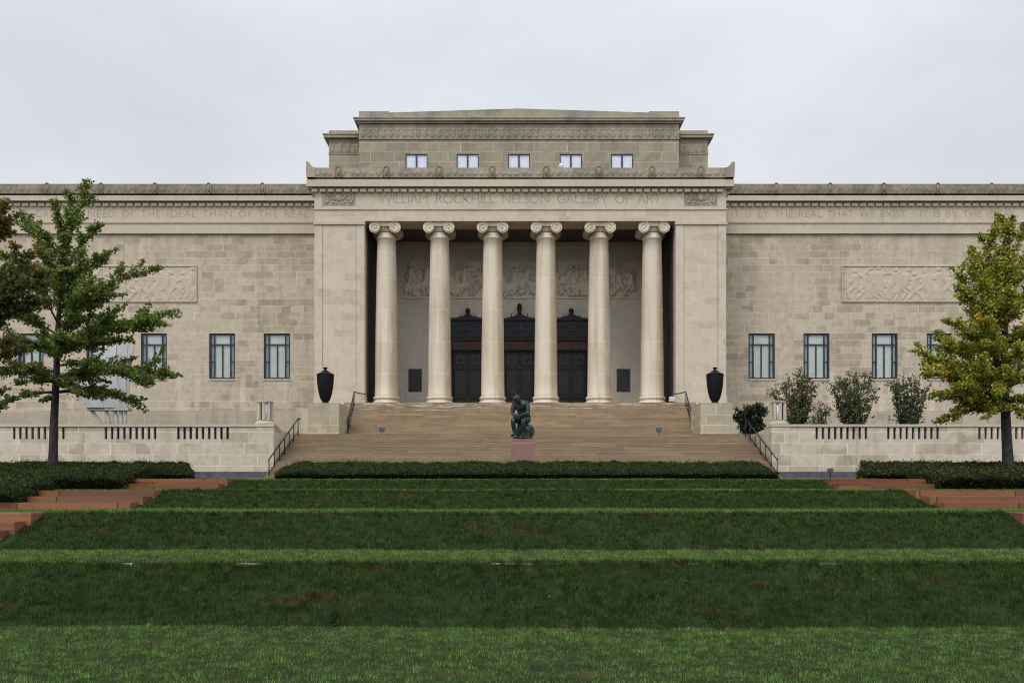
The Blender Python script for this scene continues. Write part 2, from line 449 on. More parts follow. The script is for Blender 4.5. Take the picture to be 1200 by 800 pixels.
        for a, b, c, d in holes:
            y1 = yf + hd
            s.add([(a, yf, c), (b, yf, c), (b, yf, d), (a, yf, d), (a, y1, c), (b, y1, c), (b, y1, d), (a, y1, d)],
                  [(0, 4, 5, 1), (1, 5, 6, 2), (2, 6, 7, 3), (3, 7, 4, 0)] + ([(4, 7, 6, 5)] if back else []), mi)
        s.add([(x0, yf, z0), (x1, yf, z0), (x1, yb, z0), (x0, yb, z0), (x0, yf, z1), (x1, yf, z1), (x1, yb, z1), (x0, yb, z1)],
              [(0, 3, 2, 1), (4, 5, 6, 7), (1, 2, 6, 5), (2, 3, 7, 6), (3, 0, 4, 7)], mi)
        return s
    def build(s, name, mats, parent=None, origin=None):
        me = bpy.data.meshes.new(name)
        me.from_pydata(s.v, [], s.f)
        me.polygons.foreach_set('material_index', s.mi); me.polygons.foreach_set('use_smooth', s.sm)
        return link_mesh(name, me, mats, parent, origin)

def np_mesh(name, verts, k):
    """polygons of k corners each, no shared corners"""
    n = len(verts); nf = n // k
    me = bpy.data.meshes.new(name)
    me.vertices.add(n); me.vertices.foreach_set('co', np.asarray(verts, np.float32).ravel())
    me.loops.add(n); me.loops.foreach_set('vertex_index', np.arange(n, dtype=np.int32))
    me.polygons.add(nf); me.polygons.foreach_set('loop_start', np.arange(0, n, k, dtype=np.int32))
    me.update(calc_edges=True)
    return me

def leaf_quads(c, size, up_bias=.4, r=None, along=None):
    """rhombic leaves at centres c"""
    r = r or rng
    n = len(c)
    nrm = r.normal(size=(n, 3)); nrm[:, 2] += up_bias
    if along is not None: nrm = nrm * .55 + along
    nrm /= np.linalg.norm(nrm, axis=1)[:, None]
    t = r.normal(size=(n, 3)); t -= nrm * (t * nrm).sum(1)[:, None]; t /= np.linalg.norm(t, axis=1)[:, None]
    b = np.cross(nrm, t)
    sz = (size * r.uniform(.65, 1.3, n))[:, None]
    V = np.stack([c - t * sz * .55, c + b * sz * .5 + t * sz * .1, c + t * sz * .5, c - b * sz * .5 + t * sz * .1], 1)
    return V.reshape(-1, 3)

def add_leaves(name, c, size, mat, parent, up=.4):
    me = np_mesh(name, leaf_quads(np.asarray(c), size, up), 4)
    return link_mesh(name, me, mat, parent)

# carved relief: a grid whose height is a set of rounded limbs
def capsules(L, H, n, seed, big=1.):
    r = np.random.default_rng(seed); out = []
    for i in range(n):
        cx = (i + .5 + r.uniform(-.3, .3)) * L / n
        s = H * r.uniform(.8, 1.05) * big
        lean = r.uniform(-.5, .5); zb = H * r.uniform(.02, .1)
        hip = np.array([cx, zb + .42 * s]); ch = hip + np.array([lean * .22 * s, .27 * s]); hd = ch + np.array([lean * .1 * s + r.uniform(-.03, .03), .19 * s])
        out.append((hip, ch, .105 * s, 1.)); out.append((hd, hd + .01, .075 * s, 1.))
        for sg in (-1, 1):
            kn = hip + np.array([sg * r.uniform(.05, .3) * s, -.2 * s]); an = kn + np.array([r.uniform(-.2, .2) * s, -.2 * s])
            out.append((hip, kn, .06 * s, .8)); out.append((kn, an, .042 * s, .7))
            el = ch + np.array([sg * r.uniform(.12, .28) * s, r.uniform(-.2, .16) * s]); ha = el + np.array([r.uniform(-.22, .22) * s, r.uniform(-.1, .2) * s])
            out.append((ch, el, .045 * s, .75)); out.append((el, ha, .035 * s, .65))
        if r.uniform() < .55:      # a reclining mass or flowing drapery behind the figure
            a = np.array([cx + r.uniform(-.3, .3) * s, H * r.uniform(.25, .6)]); b = a + np.array([r.uniform(.2, .5) * s * r.choice([-1, 1]), r.uniform(-.15, .15) * s])
            out.append((a, b, .13 * s, .8)); out.append((b, b + np.array([.1 * s * np.sign(b[0] - a[0]), .28 * s]), .065 * s, .8))
            for q in range(3):
                e = a + (b - a) * r.uniform(0, 1); out.append((e, e + np.array([r.uniform(-.12, .12) * s, -.32 * s]), .035 * s, .6))
    return out
def relief_grid(x0, x1, z0, z1, y, depth, caps, res=.045, extra=None):
    nx, nz = max(4, int((x1 - x0) / res)), max(4, int((z1 - z0) / res))
    U, W = np.meshgrid(np.linspace(0, x1 - x0, nx), np.linspace(0, z1 - z0, nz))
    h = np.zeros_like(U)
    for a, b, r, k in caps:
        d = b - a; L2 = max(1e-9, (d * d).sum())
        t = np.clip(((U - a[0]) * d[0] + (W - a[1]) * d[1]) / L2, 0, 1)
        q = ((U - a[0] - t * d[0]) ** 2 + (W - a[1] - t * d[1]) ** 2) / (r * r)
        h = np.maximum(h, k * np.sqrt(np.clip(1 - q, 0, 1)))
    if extra is not None: h = np.maximum(h, extra(U, W))
    e = np.minimum(np.minimum(U, x1 - x0 - U), np.minimum(W, z1 - z0 - W))
    h *= np.clip(e / .06, 0, 1)
    return np.stack([U + x0, y - depth * h, W + z0], -1)

# text cut from Blender's own font, fitted between two x positions
def antefix(x, y, z0, z1, parent, k_=1.):
    g = MB(); h = z1 - z0 + .11 * k_; n = 14
    g.ellipsoid((x, y + .02, z0 + h * .46), (.15 * k_, .12, h * .36), 14, 9)
    arch = [(x + .23 * k_ * math.cos(math.pi * k / n), y - .0, z0 + h - .23 + .22 * math.sin(math.pi * k / n)) for k in range(n + 1)]
    g.tube([(x + .20 * k_, y, z0 + .02), (x + .23 * k_, y, z0 + .14)] + arch + [(x - .23 * k_, y, z0 + .14), (x - .20 * k_, y, z0 + .02)], .032, 7)
    g.prism([(x - .22 * k_, z0 + .01), (x + .22 * k_, z0 + .01)] + [(p[0], p[2]) for p in arch], 'y', y + .01, y + .12)
    g.build('antefix', M['antefix'], parent)
def text_mesh(body, x0, x1, z0, hgt, y, thick=.004, word=1.0):
    cu = bpy.data.curves.new('lettering', 'FONT'); cu.body = body
    cu.size = 1.0; cu.offset = -.018; cu.resolution_u = 3; cu.space_word = word
    ob = bpy.data.objects.new('lettering', cu); COL.objects.link(ob)
    def geo(sp):
        cu.space_character = sp
        dg = bpy.context.evaluated_depsgraph_get(); dg.update()
        me = bpy.data.meshes.new_from_object(ob.evaluated_get(dg))
        co = np.empty(len(me.vertices) * 3, np.float32); me.vertices.foreach_get('co', co)
        return me, co.reshape(-1, 3)
    me, co = geo(1.0); capz = co[:, 1].max() - 0
    sc = hgt / capz; want = (x1 - x0) / sc
    w1 = np.ptp(co[:, 0]); bpy.data.meshes.remove(me)
    me, co = geo(1.5); w2 = np.ptp(co[:, 0]); bpy.data.meshes.remove(me)
    me, co = geo(1 + .5 * (want - w1) / (w2 - w1))
    out = np.stack([x0 + (co[:, 0] - co[:, 0].min()) * sc, np.full(len(co), y), z0 + co[:, 1] * sc], 1)
    vs = out.tolist(); fs = [list(p.vertices) for p in me.polygons]
    bpy.data.objects.remove(ob); bpy.data.curves.remove(cu); bpy.data.meshes.remove(me)
    return vs, fs

# ================================================================== THE BUILDING
dA, dC, dB, dW, dT = 52.6, 53.5, 58.5, 56.5, 58.0
zFloor = 5.12
museum = empty('museum_building', (AX, dA, 2.2), 'pale limestone neoclassical museum with six column portico and long inscribed wings', 'building')

def sx(x): return 2 * AX - x                 # mirror across the axis

# ---- wings
WX = {-1: (-44.0, PX(369, dA)), 1: (PX(851, dA), 44.9)}
win_px = [(309, 340), (245, 275.5), (165, 195.5), (101, 131), (21, 51)]
z_w0, z_w1 = PZ(444, dW), PZ(390.5, dW)
wins = {-1: [], 1: []}
for a, b in win_px:
    x0, x1 = PX(a, dW), PX(b, dW)
    wins[-1].append((x0, x1)); wins[1].append((sx(x1), sx(x0)))
zc = lambda py: PZ(py, dW)
for s in (-1, 1):
    x0, x1 = WX[s]
    xa, xb = (x0, x1 + .9) if s < 0 else (x0 - .9, x1)      # runs in behind the portico
    w = MB().wall(xa, xb, 2.0, zc(275), dW, dW + 1.2, [(a, b, z_w0, z_w1) for a, b in wins[s]], .27, True)
    # two stepped base courses
    w.box(xa, xb, dW - .10, dW, 2.0, zc(471)); w.box(xa, xb, dW - .24, dW - .10, 2.0, zc(481.5), 1)
    # slightly proud pier where the wing meets the portico
    if s < 0: w.box(x1 - .62, x1 + .02, dW - .05, dW, zc(470.5), zc(279.5))
    else: w.box(x0 - .02, x0 + .62, dW - .05, dW, zc(470.5), zc(279.5))
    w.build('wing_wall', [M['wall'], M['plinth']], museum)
    # entablature of the wing
    e = MB().box(xa, xb, dW - .17, dW + 1.1, zc(274.5), zc(262.5))
    e.box(xa, xb, dW - .24, dW + 1.1, zc(262.5), zc(261))
    e.box(xa, xb, dW - .06, dW + 1.1, zc(261), zc(240.5))
    ent = e.build('wing_entablature', M['trim'], museum)
    c = MB(); dC0 = dW - .40
    zs0, zs1 = PZ(235, dC0), PZ(229, dC0)
    c.box(xa, xb, dC0, dW + 1.1, zs0, zs1)
    c.box(xa, xb, dC0 + .32, dW + 1.1, zs1, zs1 + .1)
    c.box(xa, xb, dW - .03, dW + 1.1, zc(240.5), zs0 - .0)
    cor = c.build('cornice', M['trim'], museum)
    dn = MB(); x = xa + .1
    while x < xb - .3:
        dn.box(x, x + .36, dW - .22, dW - .03, zs0 - .27, zs0 - .10); x += .505
    dn.build('dentil_course', M['trim'], cor)
    # crest with palmettes
    zp0, zp1 = zs1 + .10, PZ(216.2, dW - .35)
    n = int((xb - xa) / .42)
    caps = []
    for i in range(n):
        u = (i + .5 + random.uniform(-.15, .15)) * (xb - xa) / n; hh = (zp1 - zp0) * random.uniform(.55, 1.05)
        caps += [(np.array([u, .1]), np.array([u, hh * .8]), .06, .8), (np.array([u, .1]), np.array([u - .14, hh * .62]), .045, .7), (np.array([u, .1]), np.array([u + .14, hh * .62]), .045, .7)]
    V = relief_grid(xa, xb, zp0 + .02, zp1 - .05, dW - .46, .06, caps, .05)
    p = MB().grid(V); p.box(xa, xb, dW - .458, dW + .3, zp0, zp1)
    par = p.build('parapet', M['crest'], cor)
    for k in range(12):
        xx = PX(308 - 63.0 * k, dW - .4)
        if s > 0: xx = sx(xx)
        if not (xa < xx < xb): continue
        antefix(xx, dW - .49, zp0, zp1 - .01, cor, .62)
    # inscription
    hz0, hh = zc(255), zc(247) - zc(255)
    t = MB()
    if s < 0:
        t.add(*text_mesh('GREATER NEED OF THE IDEAL THAN OF THE REAL', PX(42, dW), PX(362, dW), hz0, hh, dW - .064, word=1.6))
        t.add(*text_mesh('THE SOUL HAS', PX(-62, dW), PX(32, dW), hz0, hh, dW - .064, word=1.6))
    else:
        t.add(*text_mesh('IT IS BY THE REAL THAT WE EXIST \u00b7 IT IS BY THE IDEAL', PX(857, dW), PX(1188, dW), hz0, hh, dW - .064, word=1.6))
        t.add(*text_mesh('THAT WE LIVE', PX(1199, dW), PX(1290, dW), hz0, hh, dW - .064, word=1.6))
    t.build('inscription', M['letter_wing'], ent)
    # carved panel
    pa, pb = (PX(58, dW), PX(231, dW)) if s < 0 else (sx(PX(231, dW)), sx(PX(58, dW)))
    pz0, pz1 = zc(354), zc(311)
    rp = MB().grid(relief_grid(pa + .08, pb - .08, pz0 + .08, pz1 - .08, dW - .03, .05, capsules(pb - pa - .16, pz1 - pz0 - .16, 17, 21 + s), .03))
    for q in ((pa, pb, pz0, pz0 + .08), (pa, pb, pz1 - .08, pz1), (pa, pa + .08, pz0 + .08, pz1 - .08), (pb - .08, pb, pz0 + .08, pz1 - .08)):
        rp.box(q[0], q[1], dW - .085, dW + .05, q[2], q[3])
    rp.build('relief_panel', M['relief_wing'], museum)
    # windows
    for a, b in wins[s]:
        yf = dW + .07; fw = .10; W_ = b - a; H_ = z_w1 - z_w0
        zt = z_w1 - H_ * .245; zm = z_w0 + H_ * .38
        xl, xr, xm = a + W_ * .19, b - W_ * .19, (a + b) / 2
        g = MB()
        g.box(a, a + fw, yf, yf + .12, z_w0, z_w1); g.box(b - fw, b, yf, yf + .12, z_w0, z_w1)
        g.box(a + fw, b - fw, yf, yf + .12, z_w0, z_w0 + fw); g.box(a + fw, b - fw, yf, yf + .12, z_w1 - fw, z_w1)
        g.box(xl - .04, xl + .04, yf + .01, yf + .11, z_w0 + fw, z_w1 - fw); g.box(xr - .04, xr + .04, yf + .01, yf + .11, z_w0 + fw, z_w1 - fw)
        g.box(a + fw, b - fw, yf + .004, yf + .10, zt - .045, zt + .045)
        g.box(xm - .034, xm + .034, yf + .012, yf + .10, z_w0 + fw, zt - .045)
        g.box(a + fw, xl - .03, yf + .012, yf + .10, zm - .025, zm + .025); g.box(xr + .03, b - fw, yf + .012, yf + .10, zm - .025, zm + .025)
        wf = g.build('window', M['frame'], museum)
        MB().box(a - .03, b + .03, dW - .05, yf - .002, z_w0 - .09, z_w0 + .004).build('window_sill', M['trim'], wf)
        MB().box(a + fw, b - fw, yf + .055, yf + .06, z_w0 + fw, z_w1 - fw).build('pane', M['glass'], wf)
        nb = MB(); nn = 26                            # a softly folded blind behind the middle lights
        xs = np.linspace(xl - .05, xr + .05, nn); zz = np.array([z_w0 + .02, z_w1 - .02])
        V = np.stack([np.tile(xs, (2, 1)), np.tile(yf + .105 + .012 * np.sin(np.arange(nn) * 2.1), (2, 1)), np.repeat(zz[:, None], nn, 1)], -1)
        nb.grid(V).build('blind', M['blind'], wf)
        sh = MB().box(a + .01, xl - .05, yf + .13, yf + .14, z_w0 + .01, z_w1 - .01); sh.box(xr + .05, b - .01, yf + .13, yf + .14, z_w0 + .01, z_w1 - .01)
        sh.build('side_shade', M['room'], wf)  # strips behind the side panes, with the sky reflection painted in as blue
    MB().box(x0 if s < 0 else x0 + .2, x1 - .2 if s < 0 else x1, dW + 1.2, dW + 30, 2.0, zp1 - .5).build('wing_roof', M['roof'], museum)

# ---- portico
pA = lambda py: PZ(py, dA)
xL0, xL1, xR0, xR1 = PX(368.5, dA), PX(427, dA), PX(792, dA), PX(851, dA)
zArch = pA(259)
for (a, b) in ((xL0, xL1), (xR0, xR1)):
    p = MB()
    # pier with two shallow vertical rebates
    inset = .5
    p.box(a + inset, b - inset, dA + .02, dB + .4, 2.2, pA(263.2))
    p.box(a, a + inset - .03, dA, dB + .4, 2.2, pA(263.2)); p.box(b - inset + .03, b, dA, dB + .4, 2.2, pA(263.2))
    p.box(a + inset - .03, a + inset, dA + .06, dB + .4, 2.2, pA(263.2)); p.box(b - inset, b - inset + .03, dA + .06, dB + .4, 2.2, pA(263.2))
    p.box(a - .05, b + .05, dA - .05, dA + .7, 2.2, pA(464))
    pr = p.build('portico_pier', M['portico'], museum)
    MB().box(a - .06, b + .06, dA - .08, dB + .4, pA(263.2), pA(260.6)).box(a - .02, b + .02, dA - .03, dB + .4, pA(260.6), zArch).build('pier_cap', M['trim'], pr)
fl = MB().box(xL1, xR0, 52.15, dB + .4, 3.0, zFloor)
fl.build('portico_floor', M['stair'], museum)
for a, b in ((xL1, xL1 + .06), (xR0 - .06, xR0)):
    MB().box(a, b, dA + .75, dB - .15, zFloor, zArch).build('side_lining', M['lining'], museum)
# back wall with two grilled openings
bw = lambda py: PZ(py, dB)
gx = [(PX(478, dB), PX(494.5, dB)), (PX(722.5, dB), PX(739, dB))]
MB().wall(xL1 - .3, xR0 + .3, 3.0, zArch + .5, dB, dB + 1.0, [(a, b, bw(459.5), bw(432)) for a, b in gx], .25).build('porch_wall', M['inner'], museum)
# pilasters at the ends of the back wall
pl = MB(); pl.box(xL1 + .07, xL1 + .75, dB - .14, dB, zFloor, zArch); pl.box(xR0 - .75, xR0 - .07, dB - .14, dB, zFloor, zArch)
pl.box(xL1 + .75, xR0 - .75, dB - .08, dB, bw(290), bw(284))
pl.build('porch_pilasters', M['inner'], museum)
for a, b in gx:
    g = MB(); z0, z1 = bw(459.5), bw(432); y = dB + .06
    g.box(a, a + .05, y, y + .06, z0, z1); g.box(b - .05, b, y, y + .06, z0, z1); g.box(a + .05, b - .05, y, y + .06, z0, z0 + .05); g.box(a + .05, b - .05, y, y + .06, z1 - .05, z1)
    nw, nh = 4, 7
    for i in range(nw):
        for k in range(nh):
            cx, cz = a + .05 + (i + .5) * (b - a - .1) / nw, z0 + .05 + (k + .5) * (z1 - z0 - .1) / nh
            w2, h2 = (b - a - .1) / nw / 2, (z1 - z0 - .1) / nh / 2
            for q in ((-1, 0, 0, 1), (0, 1, 1, 0), (1, 0, 0, -1), (0, -1, -1, 0)):
                g.tube([(cx + q[0] * w2, y + .03, cz + q[1] * h2), (cx + q[2] * w2, y + .03, cz + q[3] * h2)], .016, 5)
    gr = g.build('wall_grille', M['lattice'], museum)
    MB().box(a + .01, b - .01, dB + .2, dB + .21, z0 + .01, z1 - .01).build('dark_pane', M['iron'], gr)
# carved panel over the doors
ra, rb, rz0, rz1 = PX(472, dB), PX(746.5, dB), bw(350), bw(306)
rp = MB().grid(relief_grid(ra + .1, rb - .1, rz0 + .1, rz1 - .1, dB - .03, .42, capsules(rb - ra - .2, rz1 - rz0 - .2, 25, 5), .035))
for q in ((ra, rb, rz0, rz0 + .1), (ra, rb, rz1 - .1, rz1), (ra, ra + .1, rz0 + .1, rz1 - .1), (rb - .1, rb, rz0 + .1, rz1 - .1)):
    rp.box(q[0], q[1], dB - .1, dB + .05, q[2], q[3])
for px in (591.5, 627.5): rp.box(PX(px, dB) - .05, PX(px, dB) + .05, dB - .17, dB, rz0 + .1, rz1 - .1)
rp.build('relief_panel', M['relief'], museum)
# ceiling
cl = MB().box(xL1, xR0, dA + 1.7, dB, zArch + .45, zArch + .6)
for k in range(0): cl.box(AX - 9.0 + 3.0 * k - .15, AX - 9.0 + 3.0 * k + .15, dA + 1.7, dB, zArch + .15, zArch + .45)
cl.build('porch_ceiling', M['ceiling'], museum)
# entablature
e = MB()
e.box(xL0, xR1, dA, dA + 1.7, zArch, pA(246)); e.box(xL0 - .05, xR1 + .05, dA - .06, dA + 1.7, pA(246), pA(244.6))
e.box(xL0, xR1, dA - .015, dA + 1.7, pA(244.6), pA(223.5))
e.box(xL0, xL0 + 1.0, dA + 1.7, dW, zArch, pA(223.5)); e.box(xR1 - 1.0, xR1, dA + 1.7, dW, zArch, pA(223.5))
ent = e.build('entablature', M['portico'], museum)
t = MB().add(*text_mesh('WILLIAM ROCKHILL NELSON GALLERY OF ART', PX(444, dA), PX(774.5, dA), pA(238.6), pA(228) - pA(238.6), dA - .02, word=1.9))
t.build('inscription', M['letter'], ent)
for a, b in ((PX(377.5, dA), PX(416.5, dA)), (PX(801.5, dA), PX(840.5, dA))):
    z0, z1 = pA(241.5), pA(226); L, H = b - a, z1 - z0
    caps = []
    c0 = np.array([L / 2, H * .6])
    for k in range(10):
        an = k * .628; caps.append((c0, c0 + .17 * np.array([math.cos(an), math.sin(an)]), .05, .8))
    caps.append((c0, c0 + .001, .1, 1.1))
    for s in (-1, 1):
        q = [c0 + np.array([s * x, z]) for x, z in ((.25, -.1), (.4, .12), (.55, .14), (.66, -.02), (.6, -.2), (.75, -.3), (.84, -.1), (.8, .14))]
        for i in range(len(q) - 1): caps.append((q[i], q[i + 1], .055, .8))
        for x, z in ((.35, -.28), (.5, -.06), (.92, .1), (.3, .2), (.68, .2), (.15, -.3)): caps.append((c0 + np.array([s * x, z]), c0 + np.array([s * x + .03, z]), .06, .7))
    MB().grid(relief_grid(a, b, z0, z1, dA - .025, .09, caps, .03)).build('carved_tablet', M['weathered'], ent)
# cornice, dentils, crest
dF = dA - .40
zs0, zs1 = PZ(218.2, dF), PZ(210, dF)
c = MB(); c.box(xL0 - .38, xR1 + .38, dF, dW + 1.2, zs0, zs1); c.box(xL0 - .1, xR1 + .1, dF + .32, dW + 1.2, zs1, zs1 + .1)
c.box(xL0 - .02, xR1 + .02, dA - .03, dW, pA(223.5), zs0)
cor = c.build('cornice', M['trim'], museum)
dn = MB(); x = xL0 - .12
while x < xR1 - .2:
    dn.box(x, x + .34, dA - .24, dA - .03, zs0 - .26, zs0 - .09); x += .474
dn.build('dentil_course', M['trim'], cor)
for xx, s in ((xL0, -1), (xR1, 1)):
    y = dA + .2; dn = MB()
    while y < dW - .3:
        dn.box(xx + s * .02, xx + s * .24, y, y + .34, zs0 - .26, zs0 - .09); y += .474
    dn.build('dentil_course', M['trim'], cor)
zp0, zp1 = zs1 + .09, PZ(197.2, dF + .05)
xa, xb = xL0 - .36, xR1 + .36
n = 62; caps = []
for i in range(n):
    u = (i + .5 + random.uniform(-.15, .15)) * (xb - xa) / n; hh = (zp1 - zp0) * random.uniform(.55, 1.05)
    caps += [(np.array([u, .12]), np.array([u, hh * .78]), .055, .8), (np.array([u, .1]), np.array([u - .12, hh * .6]), .045, .7), (np.array([u, .1]), np.array([u + .12, hh * .6]), .045, .7)]
p = MB().grid(relief_grid(xa, xb, zp0 + .02, zp1 - .06, dF - .04, .065, caps, .04)); p.box(xa, xb, dF - .038, dF + .55, zp0, zp1)
p.box(xa, xa + .5, dF + .55, dW + 1.0, zp0, zp1); p.box(xb - .5, xb, dF + .55, dW + 1.0, zp0, zp1)
par = p.build('parapet', M['weathered'], cor)
for px in (397, 453, 515, 577, 640, 702, 764, 821):
    antefix(PX(px, dF), dF - .07, zp0, zp1, cor, .82)
for s, xx in ((-1, xa), (1, xb)):
    zt = PZ(191, dF)
    poly = [(xx, zp0), (xx - s * .52, zp0), (xx - s * .50, zp1), (xx - s * .40, zp1 + .015), (xx - s * .31, zp1 + .07), (xx - s * .24, zp1 + .18), (xx - s * .15, zt + .01), (xx + s * .02, zt + .06), (xx + s * .03, zp1)]
    if s > 0: poly = poly[::-1]
    MB().prism(poly[::-1], 'y', dF - .10, dF + .045 + .6).build('acroterion', M['weathered'], cor)
MB().box(xL0 + .2, xR1 - .2, dF + .6, dT + 1, zs1 - .05, zs1 + .1).build('portico_roof', M['roof'], museum)

# columns
zb1 = PZ(463.4, 52.8)
for i in range(6):
    cx = AX - .02 + (i - 2.5) * 3.17; c = (cx, dC, 0)
    zn = PZ(279, 52.95); r0, r1 = .69, .552
    prof = [(r0 + .05, zb1), (r0 + .01, zb1 + .06)]
    for k in range(1, 13):
        t = k / 12; prof.append((r0 + (r1 - r0) * (t ** 1.6), zb1 + .06 + (zn - zb1 - .06) * t))
    prof += [(r1 + .045, zn + .02), (r1 + .045, zn + .08), (r1, zn + .10), (r1, PZ(272, 52.95))]
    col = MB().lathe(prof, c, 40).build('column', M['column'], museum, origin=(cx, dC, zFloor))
    H = zb1 - zFloor
    bp = [(.80, 0), (.835, .02), (.85, H * .14), (.835, H * .30), (.80, H * .38), (.765, H * .40), (.735, H * .48), (.735, H * .56), (.76, H * .62), (.79, H * .66), (.80, H * .78), (.785, H * .90), (.755, H * .97), (.735, H)]
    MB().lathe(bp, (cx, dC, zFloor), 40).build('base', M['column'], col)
    # ionic capital
    g = MB(); zt = zArch; rv = .335; vz = PZ(272.8, 52.75) + rv; vx = .595
    yf, yb = dC - .77, dC + .77
    g.box(cx - .80, cx + .80, yf + .04, yb - .04, zt - .10, zt)
    for s in (-1, 1):
        prof = [(rv, yf - dC), (rv, yf - dC + .10), (rv * .86, yf - dC + .3), (rv * .74, 0), (rv * .86, yb - dC - .3), (rv, yb - dC - .10), (rv, yb - dC)]
        g.lathe(prof, (cx + s * vx, dC, vz), 28, axis='y')
        for yy in (yf, yb):
            pts = []; rad = []
            for k in range(46):
                t = k / 45; a = math.pi / 2 + s * t * 2 * math.pi * 1.75; rr = (rv - .045) * (1 - t) ** .85 + .02
                pts.append((cx + s * vx + rr * math.cos(a), yy, vz + rr * math.sin(a))); rad.append(.058 * (1 - .55 * t))
            g.tube(pts, rad, 6)
            g.ellipsoid((cx + s * vx, yy, vz), (.05, .045, .05), 8, 6)
    n = 14
    for yy0, yy1 in ((yf + .03, yf + .3), (yb - .3, yb - .03)):                 # the sagging band between the volutes
        top = [(cx - vx + 2 * vx * k / n, zt - .10) for k in range(n + 1)]
        bot = [(cx - vx + 2 * vx * k / n, vz + .12 - .06 * math.sin(math.pi * k / n)) for k in range(n + 1)]
        g.prism(bot + top[::-1], 'y', yy0, yy1)
    for yy in (yf + .02, yb - .02):
        g.tube([(cx - vx + 2 * vx * k / n, yy, vz + .14 - .06 * math.sin(math.pi * k / n)) for k in range(n + 1)], .032, 6)
        g.tube([(cx - vx + 2 * vx * k / n, yy, zt - .125) for k in range(n + 1)], .028, 6)
    g.lathe([(.553, vz - .20), (.58, vz - .14), (.62, vz - .03), (.63, vz + .06), (.6, vz + .2)], (cx, dC, 0), 36)
    for k in range(22):
        a = 2 * math.pi * k / 22
        g.ellipsoid((cx + .60 * math.cos(a), dC + .60 * math.sin(a), vz - .01), (.07, .07, .10), 8, 6)
    g.build('capital', M['column'], col)

